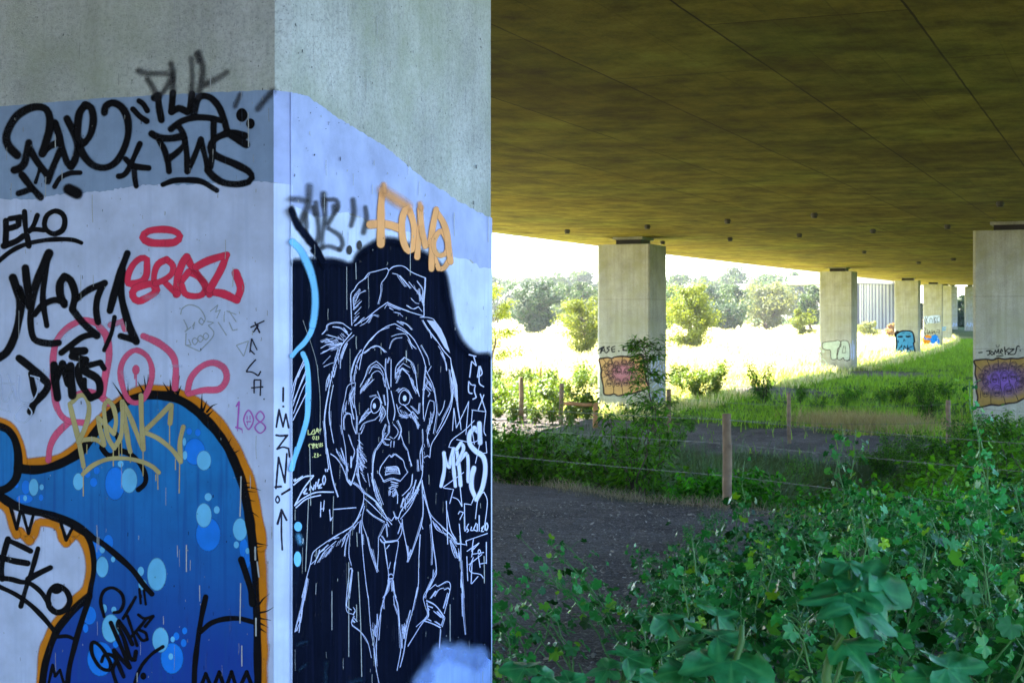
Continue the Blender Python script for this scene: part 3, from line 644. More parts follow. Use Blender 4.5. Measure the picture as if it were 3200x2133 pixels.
p = Paint(FR); LN = '''
E|15 805,1568 797,1380 797,1240 830,1190 870,1130 930,1080 980,1020 1060,995 1170,965;15 1170,965 1190,990 1240,950 1320,940 1370,960 1420,1000 1500,1040 1580,1070;15 1580,1070 1575,1180 1562,1320 1560,1465
E|15 830,1568 960,1490 1060,1410 1170,1330;15 1170,1330 1260,1370 1400,1420 1560,1470;12 1195,985 1160,1060 1115,1130 1110,1220 1080,1345;12 1230,1020 1290,1040 1340,1110 1375,1160;12 1300,1040 1420,1180
E|12 1400,1110 1470,1190 1530,1270 1552,1360;11 885,1185 820,1275 822,1390;11 955,1200 880,1240 830,1350;11 910,1310 820,1400;11 905,1370 835,1450;11 880,1470 830,1520;11 935,1480 845,1565;11 1020,1450 960,1530 900,1568;11 1375,1355 1440,1390 1500,1370 1540,1420;11 1250,1430 1300,1440 1340,1470
E|11 1420,1280 1470,1330 1510,1340;11 1490,1100 1550,1190 1540,1290;11 1515,1180 1525,1310;11 1150,1390 1170,1350 1230,1375 1310,1400;11 1195,1380 1240,1405;10 975,1540 1020,1460 1080,1470;14 1520,1480 1560,1478 1660,1500 1700,1568
F|15 1550,0 1600,90 1700,220 1770,320 1840,400;14 1840,400 1852,520 1868,650 1860,800 1840,920 1780,1060 1700,1200 1640,1310 1620,1440;12 1830,520 1850,680 1848,850 1760,1050 1690,1180;12 1620,100 1640,190;11 1710,270 1760,350 1785,410;11 1745,345 1790,450 1803,530
F|12 1850,600 1890,800 1920,950 1950,1150;11 1780,840 1760,930 1720,1000 1705,960
F|14 880,520 900,400 930,300 1000,200 1100,110 1180,60 1255,40;15 1255,40 1340,90 1400,140 1460,210 1510,300 1550,390 1580,490;13 1580,490 1562,700 1552,900 1558,1040
F|13 1000,215 1090,120 1200,75;13 1270,80 1330,110 1395,145;14 1275,10 1340,50;12 1310,15 1380,45 1430,100
F|13 830,640 832,560 860,450 890,370 925,340;14 930,340 1010,290 1060,272 1110,290 1155,340;12 940,345 990,310
F|12 1195,300 1222,225 1260,190 1330,182;12 1220,170 1280,150 1360,145 1400,190 1430,250 1480,300;11 1390,200 1440,300
F|13 845,1190 850,1000 832,850 842,650 760,690 730,820 702,950 695,1100 712,1200 738,1350 750,1568;12 830,700 790,790 800,900 830,1040;11 820,720 780,790;11 830,760 800,830 825,920;11 740,900 735,960 790,985 810,1080 845,1190;12 720,1150 715,1040 740,985 790,985
F|11 900,310 840,400 800,520 790,640;11 860,380 820,470 800,560
F|15 805,130 700,260 660,380 620,470 590,600 560,750 530,900 515,1050 530,1200 545,1400 562,1568;13 830,155 740,250 690,400 680,510;13 610,680 580,820 570,950 580,1100 612,1290;12 760,240 720,330 700,400;11 660,300 620,430;11 640,480 610,600;12 545,700 570,560 540,640 530,740
F|14 490,150 535,100 545,50 620,25 700,30 740,60 800,100;12 600,70 680,82 740,130 770,160;12 550,155 640,180 720,215;13 480,292 560,250 620,262 700,240;14 540,200 620,245;13 485,350 560,310 640,270 720,235;12 510,490 580,455 630,442;11 505,450 580,370;12 530,230 610,215;11 480,230 560,200;12 500,330 620,290 700,250;12 720,80 760,130
F|13 890,700 940,600 982,490 1060,430 1120,480 1152,550 1160,700;12 900,745 980,640 1022,560 1080,532 1130,580 1150,650;11 985,560 1030,490 1100,510 1140,580;11 920,740 960,690 1030,620;12 1000,500 1060,465 1110,500
F|13 1255,600 1270,480 1352,390 1430,450 1470,560 1492,700 1512,800;12 1255,580 1290,540 1340,510 1400,570 1440,680 1480,770;11 1280,520 1340,450 1420,500;11 1300,560 1330,500 1400,540;12 1410,600 1450,680 1500,760;11 1265,660 1300,580
F|12 1170,700 1180,850 1176,1000 1192,1090;13 1212,740 1240,850 1254,960 1240,1050;11 1160,400 1160,550 1200,720;11 1217,410 1216,700;11 1190,390 1175,450;11 1130,600 1150,700;12 1145,780 1160,890
F|c13 1002,925 1020,845 1070,808 1108,870 1085,950 1030,975;c13 1300,855 1312,775 1360,730 1412,785 1402,870 1345,890;e 1040,898,17,30 1358,818,20,32
F|12 1290,760 1340,712 1400,740 1440,820;11 1270,740 1300,710;11 985,800 1060,780;12 1075,745 1120,870
F|12 880,1070 940,1020 1000,960;12 890,1150 930,1080 1040,1040;11 900,1190 940,1100;12 960,980 1010,950;11 920,1020 980,920;12 1040,1045 1090,990 1110,920;11 1090,1060 1130,980;11 1110,1070 1160,980 1130,900
F|12 1270,880 1310,985 1400,1000 1440,955;12 1340,880 1430,970;12 1420,900 1500,980 1512,870;12 1430,985 1480,1080 1520,1100;11 1450,960 1500,1030;11 1300,1000 1380,1030;11 1290,930 1320,900;11 1460,1000 1495,1140;11 1330,1010 1390,1020
F|13 1160,1090 1130,1170 1120,1250 1060,1350 1032,1480 1025,1568;13 1120,1250 1150,1300 1190,1312;12 1280,1050 1322,1150 1295,1250;13 1310,1170 1345,1290 1390,1370 1410,1480;14 1150,1240 1190,1180;12 1200,1220 1240,1240;13 1240,1090 1285,1150 1280,1200 1250,1240;11 1250,1270 1245,1330;11 1215,1270 1210,1330;13 1150,1245 1210,1250;11 1200,1100 1200,1180;12 1390,1380 1430,1530
F|12 1545,1140 1550,1280 1520,1400 1530,1568;11 1560,1060 1600,900 1620,840 1665,850 1668,960 1640,1060 1600,1200 1600,1300;12 1580,520 1620,600 1660,700 1690,900 1690,1000 1660,1190;11 1570,700 1620,760 1600,800;11 1590,560 1640,480;11 1530,260 1600,380 1620,470;12 1560,740 1610,640;12 1600,1240 1620,1330;11 1590,620 1640,690;11 1580,680 1640,740;12 1555,1440 1600,1420 1620,1440
F|11 865,1480 880,1300 880,1180;11 870,1500 930,1530;11 880,1250 900,1380 960,1480;11 890,1400 940,1500;11 770,1200 800,1300 830,1380 790,1500;11 690,1340 720,1450;11 640,1350 660,1400
G|14 1160,115 1200,70 1222,95;14 1222,95 1260,58;14 1260,58 1340,120 1362,190 1390,250;14 1390,250 1310,345;14 1310,345 1230,322 1140,355;14 1140,355 1090,260;14 1090,260 1110,190 1160,115;14 1155,282 1170,200;14 1170,200 1280,195 1310,268;14 1310,268 1230,258 1155,282;26 1180,215 1285,212;14 1160,240 1290,230
G|13 1200,490 1202,430 1250,418 1282,500 1282,580;12 1215,345 1290,365;11 1220,370 1290,390;11 1225,395 1280,410;11 1220,460 1250,440;11 1235,510 1260,450;12 1190,420 1240,390
G|13 1062,0 1030,100 1025,330;12 1030,330 1060,430 1120,600;11 1045,380 1070,500;11 1010,260 1050,480 1100,580;11 970,260 990,400
G|15 858,0 868,120 872,270 900,400 928,462;15 928,462 1050,560 1130,660 1180,740 1225,800;13 930,520 1020,600 1110,690 1180,760;13 960,640 1030,700 1150,770;12 1060,570 1150,690
G|15 1540,0 1546,150 1540,300 1480,440 1400,560 1330,640 1290,740;14 1290,740 1250,715 1222,760 1180,722;13 1530,340 1430,590 1310,742;12 1510,420 1440,540 1380,620;11 1440,270 1420,400 1330,500;12 1400,470 1340,560;11 1450,400 1380,520;12 1240,660 1270,750;11 1495,120 1500,240;12 1480,330 1440,480;12 1350,520 1320,620
G|13 750,150 748,310 790,388 830,260 860,150;14 580,60 640,100 700,190 747,295;13 820,360 890,410 928,462;12 640,30 720,160;12 700,20 740,150;12 800,80 800,200;11 850,260 880,350;20 770,330 800,370;12 880,100 930,200;11 870,60 900,180;11 880,180 920,230;11 870,20 960,140
G|17 545,0 572,150 610,350 662,508
G|15 928,462 925,570 860,730 790,830 640,912 510,1000 402,1090 372,1200 330,1350 282,1568;12 900,690 820,800 700,880 560,980;12 870,770 820,850;11 770,900 740,1000 725,1130;11 700,1030 740,930;11 640,970 520,1080 460,1170 440,1200;11 600,1020 520,1140;11 560,1010 460,1100 410,1220;12 520,1060 470,1090;12 375,1215 440,1150 470,1060;12 620,950 670,930
G|13 938,600 915,760 962,930 1000,1090 1070,1300;13 1070,1300 1080,1100 1086,950 1110,900 1160,790;12 1010,1050 1060,1260;12 1165,790 1180,920;12 1195,820 1170,770
G|13 1100,945 1142,985 1280,962 1330,850 1290,745;13 1142,985 1160,1100 1190,1300 1190,1362;13 1190,1362 1237,1362;13 1237,1362 1262,1180 1290,1000 1280,962;13 1110,910 1150,975;14 1150,975 1285,960;12 1290,900 1330,780;12 1170,1050 1200,1010;12 1190,1330 1220,1310 1240,1335;11 1190,1260 1210,1190;12 1250,1260 1260,1190
G|14 1330,740 1342,850 1390,1090 1390,1192;14 1390,1192 1450,1050 1550,720 1542,330;13 1385,1020 1395,1130 1425,1060;12 1525,780 1550,850
G|15 1542,345 1580,530 1630,690 1750,820 1850,920 1902,990 1950,1000;14 1945,1000 1947,1170 1962,1400 1970,1568;13 1555,480 1600,640 1640,780;12 1650,760 1700,850 1800,900;12 1840,960 1890,1060 1910,1150;12 1830,970 1860,1080 1890,1150;12 1920,1050 1935,1160;11 1680,790 1730,860;12 1930,1090 1940,1180
G|13 900,750 912,1000 930,1200 950,1400 972,1568;12 890,760 885,890;12 915,900 920,1010;13 790,850 775,1100 800,1225;12 780,1260 800,1280 770,1568;13 1630,700 1650,950 1690,1270 1660,1380 1560,1568;12 1632,790 1650,1010 1645,1220;13 1525,900 1507,1200 1500,1420 1475,1568
G|13 1190,1372 1180,1480 1130,1568;13 1237,1372 1245,1480 1270,1568;12 1215,1380 1225,1500;12 1205,1390 1160,1540
I|14 332,490 282,750 240,900 210,1030;12 330,600 290,760 265,900 248,1040;12 340,470 300,700;12 288,800 268,930;12 250,950 225,1020
I|12 780,370 745,780 820,850 840,810 820,770;12 805,380 775,600 750,750 800,800;13 830,860 808,920 812,960 900,1030 972,1140 1008,1305;16 815,905 840,930;16 830,890 860,925
I|13 975,650 990,850 1010,1040 1040,1200 1060,1400 1088,1580;13 1200,480 1150,660 1112,800 1080,950 1062,1130 1056,1400;12 1075,850 1070,960 1050,1080;12 1020,1000 1030,1050 1050,960;12 1105,850 1085,1120;12 1130,700 1135,790
I|13 1240,490 1260,650 1290,770 1310,1000 1320,1200 1280,1435;13 1240,650 1250,740 1290,850 1300,970;13 1490,560 1440,800 1390,1000 1350,1250 1310,1400;12 1415,800 1380,950 1350,1100;12 1330,950 1330,1200;12 1345,970 1352,1100;12 1365,960 1350,1040
I|13 1660,380 1640,500 1560,650 1570,750 1590,860 1480,975;13 1690,380 1650,470 1590,600 1580,680;13 1590,870 1500,1000 1390,1180
I|14 1615,585 1680,530 1700,555 1740,530 1800,502 1837,530 1830,620 1775,840;13 1635,675 1690,600;13 1670,660 1720,590 1770,570;13 1770,590 1820,570 1835,600;12 1810,620 1760,780
I|20 1585,705 1680,755 1770,870;17 1770,870 1742,970;17 1740,985 1650,940 1565,912;17 1565,912 1605,860 1588,720;17 1600,760 1655,780;17 1665,820 1740,880;16 1580,885 1640,915;15 1680,920 1735,960;13 1735,1000 1720,1200;14 1700,815 1760,890;14 1600,780 1620,800
I|13 1945,480 1965,640 1975,870 1993,1060;12 1955,630 1965,870;12 1960,400 1950,560
'''
for ln in LN.strip().splitlines():
    z,t = ln.split('|'); kk=ZO[z][0]
    for seg in t.split(';'):
        q=seg.split()
        if q[0]=='e': p.text(z,seg,soft=.3); continue
        cl=q[0][0]=='c'; w=float(q[0].lstrip('c')); P0=[tuple(map(float,s_.split(','))) for s_ in q[1:]]
        P1=[(x+random.uniform(-2.5,2.5),y+random.uniform(-2.5,2.5)) for x,y in P0]; p.line(pxl(z,P1),w*.56/kk,.3,random.uniform(.75,1),cl)
        for rep in range(random.choice((1,1,2))):
            if len(P0)<2 or cl: continue
            ox,oy=random.uniform(-13,13),random.uniform(-8,8); i0=random.randint(0,max(0,len(P0)-3)); sub=P0[i0:i0+random.randint(2,4)]
            p.line(pxl(z,[(x+ox+random.uniform(-4,4),y+oy+random.uniform(-4,4)) for x,y in sub]),w*.42/kk,.35,random.uniform(.45,.85))
def hatch(z,x0,y0,x1,y1,n,dx,dy,w=9):
    kk=ZO[z][0]
    for i in range(n):
        t=(i+random.random()*.6)/n; x=x0+(x1-x0)*t+random.uniform(-8,8); y=y0+(y1-y0)*t+random.uniform(-8,8); s_=random.uniform(.6,1.2)
        p.line(pxl(z,[(x,y),(x+dx*s_*.5+random.uniform(-5,5),y+dy*s_*.5),(x+dx*s_,y+dy*s_)]),w*.5/kk,.35,random.uniform(.5,.95))
for h_ in (('G',1330,600,1500,380,16,10,70),('G',1000,300,1110,600,14,12,60),('F',870,1250,890,1500,12,60,50),('F',660,300,560,640,14,20,70),('F',860,420,800,640,10,8,80),('F',900,720,1020,560,12,-20,70),
  ('F',1400,560,1500,740,12,14,60),('F',1270,520,1260,640,9,40,-50),('F',1560,560,1640,700,12,30,60),('F',1590,1150,1640,950,10,6,90),('F',720,900,830,700,12,-10,90),('F',1090,1000,1120,880,10,20,60),('F',900,1040,960,940,10,-30,60),
  ('F',1300,930,1430,1000,10,20,40),('F',1440,960,1510,1080,8,10,70),('F',1140,1180,1120,1260,5,30,-20),('F',1560,1300,1530,1560,9,14,50),('G',760,900,480,1130,16,-30,60),('G',880,760,720,930,10,-40,50),('G',1640,750,1880,980,16,30,50),('G',1840,980,1930,1150,10,16,70),
  ('G',1150,200,1300,230,8,6,24),('G',1200,440,1270,480,8,-8,50),('G',870,150,930,330,10,30,40),('G',660,20,760,200,10,20,60),('I',330,520,250,900,14,-8,70),('I',1020,980,1060,1100,6,10,-70),('I',1330,1000,1380,880,7,4,90),('E',830,1250,820,1560,10,60,-60),('E',1450,1130,1540,1300,8,20,60),('F',500,210,600,330,9,120,-30),('F',620,200,720,120,7,40,50)): hatch(*h_)
p.build('portrait_lines',P_line,por,'pale line drawing of a face with cap, earrings, collar and tie')
p = Paint(FR)
p.text('F','''9 175,760 200,650 300,420;9 180,820 230,600 310,460;8 185,900 260,680 325,520;8 190,980 280,740 330,640;9 185,1050 330,760;8 190,850 320,560;7 240,600 300,450''',soft=.3)
p.build('portrait_lines',P_line,por,'pale hatching behind the cyan arc')
p = Paint(FR); p.text('F','''
36 1740,1740 1775,1560 1770,1390;36 1770,1390 1795,1500 1825,1540 1870,1345;36 1868,1345 1870,1520 1890,1740;38 1902,1350 1930,1550 1945,1730;36 1902,1355 1950,1285 1975,1350 1905,1510;36 1910,1500 2000,1395 2022,1450 2025,1690
48 2150,1285 2142,1080;48 2142,1180 2090,1130 2040,1190 2040,1290 2100,1370 2180,1430 2205,1560 2175,1750 2110,1880 2062,1760 2062,1640 2085,1550''',soft=.4)
p.build('graffiti_tag',P_line,label='thick pale tag reading MRS')
p = Paint(FR); p.text('F','''
9 1860,1160 1875,920;9 1875,920 1900,1130 2000,920 2030,850 2000,1200;9 1820,1330 1860,1250 1990,1150 2090,1050;9 1820,1330 1900,1340;9 1900,1250 2070,1280 2170,1230;9 2060,940 2210,960;9 2070,940 2060,1100 2090,1300;9 2210,960 2190,1150 2210,1210;9 2210,1270 2220,1390 2140,1400;8 2100,1500 2150,1280;14 2030,360 2110,380;14 2080,370 2110,480 2060,430 2040,600;14 2140,480 2120,600 2170,560 2150,480 2140,650 2190,700;14 2060,680 2030,640 2030,750 2070,770;14 2065,680 2100,680 2090,740 2110,810 2070,830;12 2150,770 2210,960;12 2190,780 2130,940''',soft=.35,op=.8).text('G','''
9 1760,410 1980,250;9 1765,415 1870,430 1830,580;9 1860,510 1920,540 1960,610 1930,300;9 1795,550 1810,1005;9 1800,640 1840,850 1900,960;10 1985,575 1990,870 2010,840;9 2060,580 2100,480;9 1985,580 2060,590;9 2100,740 2130,520 2190,455 2225,560 2200,800;9 1920,690 1935,660 1975,670 1935,750;9 1930,790 1950,1000 2000,1010;9 2010,1020 2000,970 2230,890;12 2030,790 2010,830 2030,860 2010,880;12 2060,820 2050,860 2080,860;12 2110,780 2080,850 2120,870 2120,790;12 2140,700 2140,870;12 2160,840 2190,810 2160,870 2190,870;12 2200,780 2200,860;c12 2220,780 2232,820 2215,860 2205,820;10 2010,1080 2140,990 2060,1080 2080,950;10 2060,1110 2190,1090;10 2080,1020 2060,1140;c9 2140,1060 2155,1085 2140,1110 2128,1085;10 2030,1220 2170,1110;10 2130,1120 2150,1250;10 2080,1140 2040,1250 2060,1300 2150,1320 2185,1360;10 2150,1210 2210,1200;10 2215,980 2215,1210;10 2010,1130 2020,1390;10 2065,1190 2055,1420;10 2060,1420 2130,1340''',soft=.3,op=.9)
p.build('graffiti_tag',P_line,label='tangle of thin white marker scrawl along the right edge')
p = Paint(FR); p.text('G','''
14 190,385 300,302 405,285 300,420 210,590;12 200,350 290,290;14 200,602 300,520 430,462 615,458;13 215,625 330,530 480,490;13 290,470 330,420 300,480 340,470;13 360,440 370,390 400,440 410,380;13 430,350 420,430;13 460,320 440,400 490,370 450,420 490,410;c12 515,285 528,330 510,380 498,330;12 525,215 530,245;12 545,215 548,245;11 200,320 195,345;11 215,315 210,340;9 480,560 475,720;9 515,545 505,660;9 480,635 515,630;10 570,640 580,760 600,720;9 610,640 850,620''',soft=.3)
p.build('graffiti_tag',P_line,label='small pale underlined signature left of the portrait')
p = Paint(FR); p.text('F','''
9 345,1150 345,1200 380,1195;9 400,1150 375,1190 410,1195 410,1140;9 420,1190 440,1130 455,1180;9 425,1165 450,1160;9 455,1140 470,1165 480,1135;c8 402,1215 412,1230 402,1250 392,1230;9 425,1220 440,1220 425,1250 445,1250;8 455,1215 455,1250;9 370,1295 350,1310 365,1340;9 380,1295 390,1315 400,1290 390,1345;9 405,1345 405,1295 420,1305 405,1320;9 430,1340 428,1295 445,1305 430,1318 450,1340;9 458,1290 462,1325 475,1325 475,1285;9 498,1285 485,1300 500,1310 485,1325;e 392,1435,4,4;9 408,1400 425,1398 408,1435 430,1435;9 440,1395 455,1405 440,1412 455,1425 440,1435;8 465,1415 480,1412''',soft=.2)
p.build('graffiti_tag',P_yel,label='tiny yellow marker writing ending in 23')
p = Paint(FR); p.text('E','''
60 178,330 240,540;84 360,110 355,250 340,330 290,440 250,530;70 175,240 250,245 330,262;62 320,400 330,540 310,620
62 430,280 455,500 455,660 410,720 350,690;64 400,330 420,400;84 510,190 515,300;64 512,250 525,420 500,600 490,745;60 540,250 640,250 665,320 600,430 555,500
58 560,545 680,625 712,720 680,772 560,735 450,775;80 625,320 630,360;64 820,250 830,390 800,520;64 950,330 962,450 930,590''',soft=.7,op=.66).text('E','''e 780,775,30,52 885,725,28,52''',soft=.3,op=.85)
p.build('graffiti_tag',P_soft,label='hazy dark grey PUB tag with two exclamation marks')
p = Paint(FR); p.text('E','''74 172,360 230,500 340,640 430,760 500,900;50 400,780 470,860 510,960''',soft=.4); p.build('graffiti_tag',P_night,label='black diagonal stroke across the cyan arc')
p = Paint(FR); p.text('E','''
78 1125,190 1112,300 1110,500 1108,715;84 1000,510 1100,500 1200,512 1310,550;c66 1390,340 1440,450 1462,600 1440,770 1395,790 1345,680 1330,520 1345,400
58 1525,330 1512,600 1490,850;60 1520,350 1540,560 1575,735 1625,690 1660,500 1690,350;62 1690,370 1760,480 1800,600 1822,760 1840,900;c52 1740,575 1800,680 1800,790 1740,835 1680,800 1665,680;56 1640,680 1640,975;50 1670,850 1715,970 1770,965 1832,870''',soft=.3).text('E','''120 1130,150 1200,200 1290,260 1390,320;70 1140,90 1150,160;60 1520,290 1530,340''',soft=.85,op=.75)
p.build('graffiti_tag',P_or,label='orange spray tag reading FOMO')
p = Paint(FR); p.text('E','''6 1417,700 1417,1040;6 845,910 850,1080;5 1022,90 1018,190;5 750,950 752,1400;5 975,1050 978,1190''',soft=.3).text('G','''9 362,0 368,300 372,600;8 350,520 335,900 318,1290;7 612,500 600,900;8 855,880 862,1030''',soft=.4,op=.8).text('I','''9 772,300 772,1290;9 870,400 895,900 908,1500;8 595,600 595,1010;9 1835,740 1835,1130;6 1935,20 1940,100;6 430,520 425,640;6 655,470 655,500''',soft=.4,op=.8).text('F','''6 290,0 400,320 450,520;7 440,470 470,820 470,1200;6 785,300 785,600''',soft=.5,op=.6)
p.build('lime_streaks',P_drip)

for fc,x0,x1 in ((FL,10,850),(FR,920,1528)):      # lime runs, chips and scratches all over both faces
    p = Paint(fc)
    for q in range(150):
        x=random.uniform(x0,x1); y=random.uniform(20,2120); l_=random.choice((3,4,6,8,14,30,60))*random.uniform(.6,1.5); p.line([(x,y),(x+random.uniform(-1,1),y+l_*.5),(x+random.uniform(-1.5,1.5),y+l_)],random.uniform(1.2,2.8),.4,random.uniform(.35,.9))
    p.build('lime_streaks',P_drip)
    p = Paint(fc)
    for q in range(190):
        x=random.uniform(x0,x1); y=random.uniform(20,2120); l_=random.choice((2,2,3,5,9))*random.uniform(.6,1.5); p.line([(x,y),(x+random.uniform(-1,1),y+l_)],random.uniform(1.4,3.4),.4,random.uniform(.4,.9))
    p.build('chips',P_dark)
# ------------------------------------------------------------------ the other pillars
L1 = ADJ(1866,34.48); root1,F1,R1,_,_ = pillar(L1,34,'pillar in the field behind the sapling, with the orange cell mural and bearing block on top')
P_cell = paint('mural_ochre',(.50,.30,.13),wear=.05); P_cell2 = paint('mural_brown',(.30,.19,.055),wear=.05); P_cellp = paint('mural_pink',(.42,.17,.22),wear=.05); P_viol = paint('mural_violet',(.20,.10,.42),wear=.05)
P_brn = paint('mural_dark_brown',(.035,.022,.02),wear=.1); P_ggrey = paint('pale_grey_green_paint',(.5,.58,.5),wear=.1); P_skull = paint('skull_blue',(.06,.26,.52),wear=.05)
def cells(face, z, panel, blob, faces, walls, w, mblob, label, base=None):
    p = Paint(face,.002); p.fill(pxl(z,panel)); m = p.build('mural',base or P_cell,label=label)
    p = Paint(face,.002); k=ZO[z][0]; (X,Y),=pxl(z,[blob[:2]]); p.ell(X,Y,blob[2]/k,blob[3]/k,.85,.75); p.build('mural_glow',mblob,m)
    p = Paint(face,.002)
    for r in walls: p.line(pxl(z,r),w*.55/k,.2)
    for (x,y,s,ang) in faces:
        ca,sa=math.cos(ang),math.sin(ang)
        def T(q): return pxl(z,[(x+(a*ca-b*sa)*s,y+(a*sa+b*ca)*s) for a,b in q])
        p.line(T([(-.62,-.35),(-.5,-.85),(0,-1.05),(.5,-.85),(.62,-.35),(.55,.45),(0,.7),(-.55,.45)]),w*.42/k,.2,1,True)
        p.line(T([(-1.0,1.0),(-1.0,0),(-.75,-1.0),(0,-1.5),(.75,-1.0),(1.0,0),(1.0,1.0)]),w*.5/k,.2)
        for e in (-.27,.27):
            p.line(T([(e-.2,0),(e,-.32),(e+.2,0),(e,.32)]),w*.36/k,.2,1,True); (X,Y),=T([(e,.08)]); p.ell(X,Y,s*.13/k,s*.2/k)
    rim = panel
    p._line(crom(pxl(z,rim),True,3),w*1.25/k,.2,1,True,0)
    p.build('mural_outline',P_brn,m); return m
cells(F1,'H',[(375,640),(440,622),(520,610),(580,625),(640,600),(760,590),(900,602),(1000,590),(1080,570),(1110,700),(1135,800),(1142,950),(1165,1030),(1180,1100),(1050,1160),(900,1200),(780,1215),(690,1235),(620,1205),(540,1225),(460,1205),(450,1120),(440,1050),(410,900),(418,820),(395,730)],(760,860,260,210),
  [(490,765,46,.5),(558,715,44,.0),(663,740,48,-.1),(785,715,48,.1),(900,700,44,.3),(960,680,50,.5),(525,860,40,-1.2),(585,930,46,-.5),(630,830,44,-.3),(700,840,46,0),(825,850,48,.2),(930,860,46,.4),(545,1035,56,.0),(680,1035,56,.0),(810,1025,56,.0),(940,1010,56,.1),(1050,960,52,.4),(1040,800,46,1.0)],
  [[(440,630),(500,710)],[(580,620),(605,740)],[(760,590),(745,690)],[(930,602),(915,660)],[(425,805),(480,820)],[(425,945),(540,890)],[(615,1080),(615,1205)],[(750,1080),(765,1215)],[(880,1080),(900,1200)],[(1000,1040),(1040,1160)],[(1060,900),(1160,1000)],[(1070,760),(1120,720)]],22,P_cellp,'orange mural of small cell-like faces')
p = Paint(F1,.002); p.text('H','''
24 345,505 420,450 470,430;26 420,450 400,540;22 400,545 450,430 480,540;20 420,500 470,495;24 555,430 500,450 545,490 490,540;24 640,425 585,450 590,520 640,510;20 590,480 640,470;e 372,543,12,12
28 830,420 775,440 770,490 830,495;26 850,410 870,500;24 860,420 930,430 880,460 940,480 870,500;28 960,380 985,510;26 1040,390 975,450 1040,500;e 700,505,14,14''',soft=.6,op=.85); p.build('graffiti_tag',P_soft,label='hazy black letters above the mural')
p = Paint(R1,.002); p.text('H','''
26 1260,620 1240,700 1235,850 1260,1010;24 1260,620 1300,640 1290,760 1250,780;24 1320,580 1350,680 1330,740;22 1300,960 1320,800 1370,720 1395,830 1370,950 1310,970;22 1430,900 1445,970;22 1250,1100 1350,1000 1380,1100;20 1210,1150 1240,1400;20 1290,1130 1300,1350;22 1340,1150 1360,1400;18 1400,1030 1410,1300;18 1210,1300 1440,1250;22 1440,730 1430,800''',soft=.5,op=.9); p.build('graffiti_tag',P_line,label='pale blue-white scribble on the shaded side')
p = Paint(R1,.002); p.text('H','''f14 1200,1000 1250,600 1340,560 1400,700 1465,760 1465,1480 1200,1480''',op=.35); p.build('paint_smear',P_ggrey)

L2 = ADJ(2560,58.4); root2,F2,R2,_,_ = pillar(L2,58,'pillar in sunlit grass with large pale TA bubble letters')
p = Paint(F2,.003); p.text('J','''
f6 500,900 540,885 600,880 640,872 665,885 668,925 640,950 632,1010 630,1040 605,1048 580,1040 572,965 540,960 505,945;f6 670,885 700,874 735,885 750,950 748,1040 725,1055 700,1050 690,1030 672,1045 645,1048 635,1020 650,960
e 482,890,9,9 508,972,14,16 475,945,12,20 478,1005,14,28
c9 500,1040 540,1090 520,1140 480,1150 470,1090;9 485,1080 510,1095 490,1120;e 470,1050,10,20''')
m2 = p.build('mural',P_ggrey,label='pale bubble letters TA with black outline')
p = Paint(F2,.003); p.text('J','''
c6 500,900 540,885 600,880 640,872 665,885 668,925 640,950 632,1010 630,1040 605,1048 580,1040 572,965 540,960 505,945;c6 670,885 700,874 735,885 750,950 748,1040 725,1055 700,1050 690,1030 672,1045 645,1048 635,1020 650,960;5 695,920 680,985 715,985 705,920;4 575,1090 600,1085 630,1120 670,1150;4 600,1110 640,1140 680,1170;4 630,1160 660,1140;6 755,1050 720,1062;5 480,980 495,1010''',soft=.25); p.build('mural_outline',P_brn,m2)
p = Paint(R2,.003); p.text('J','''10 760,900 765,1040;10 778,870 782,1050;9 790,910 790,1030;8 755,960 795,930;8 755,1000 795,1010''',soft=.5,op=.9); p.build('graffiti_tag',P_line)
L3 = ADJ(2795,80.9); root3,F3,R3,_,_ = pillar(L3,81,'pillar with the blue skull face painted at its foot')
p = Paint(F3,.004); sk=[(505,1040),(560,1015),(640,1010),(700,1025),(725,1080),(735,1160),(722,1190),(735,1260),(755,1385),(700,1380),(640,1350),(590,1365),(540,1350),(490,1375),(452,1370),(470,1290),(490,1200),(480,1120),(478,1070)]
p.fill(pxl('K',sk)); m3 = p.build('mural',P_skull,label='blue skull face with black letters')
p = Paint(F3,.004); p._line(crom(pxl('K',[(x+(-6 if x<600 else 6),y-6 if y<1100 else y) for x,y in sk]),True,2),22/4.706,.2,1,True,0)
p.text('K','''f3 495,1080 570,1078 575,1090 550,1102 510,1100;f3 612,1078 690,1075 685,1092 650,1102 620,1098;f2 588,1120 575,1160 590,1150;f2 592,1120 610,1155 596,1150
26 458,1080 462,1030 500,1012;14 560,1210 500,1300;12 500,1300 560,1290;12 520,1250 560,1240;14 580,1300 590,1220 640,1290 640,1210;14 715,1230 640,1260 700,1300 650,1320;12 490,1330 560,1300;12 720,1290 705,1320;10 500,1140 510,1180;8 560,1040 600,1035;8 640,1045 680,1050;24 735,1130 745,1165''',soft=.15); p.build('mural_outline',P_black,m3)
L4 = ADJ(2884.5,103); root4,F4,R4,_,_ = pillar(L4,103,'distant pillar with a small blue monster and white letters, right of the skull pillar')
p = Paint(F4,.005); p.text('K','''f4 880,800 905,785 940,790 1000,780 1060,775 1120,780 1125,870 1090,885 1040,890 960,890 910,905 895,850'''); m4 = p.build('mural',P_white,label='white block letters')
p = Paint(F4,.005); p.text('K','''9 905,790 915,900;8 940,795 918,845 945,890;8 965,885 970,820 1000,830 1005,885;9 1030,790 1030,885 1065,880 1030,840 1060,800;9 1105,790 1075,820 1080,880 1110,870;8 875,810 890,860 912,912;8 1118,785 1122,870
9 880,965 905,960 900,1000 885,1010 910,1080;9 930,980 940,1060 965,1000 975,1060;9 1000,990 1000,1050 1030,1000 1050,1060;9 1070,990 1110,990 1100,1050;7 880,1040 1110,1020''',soft=.15); p.build('mural_outline',P_brn,m4)
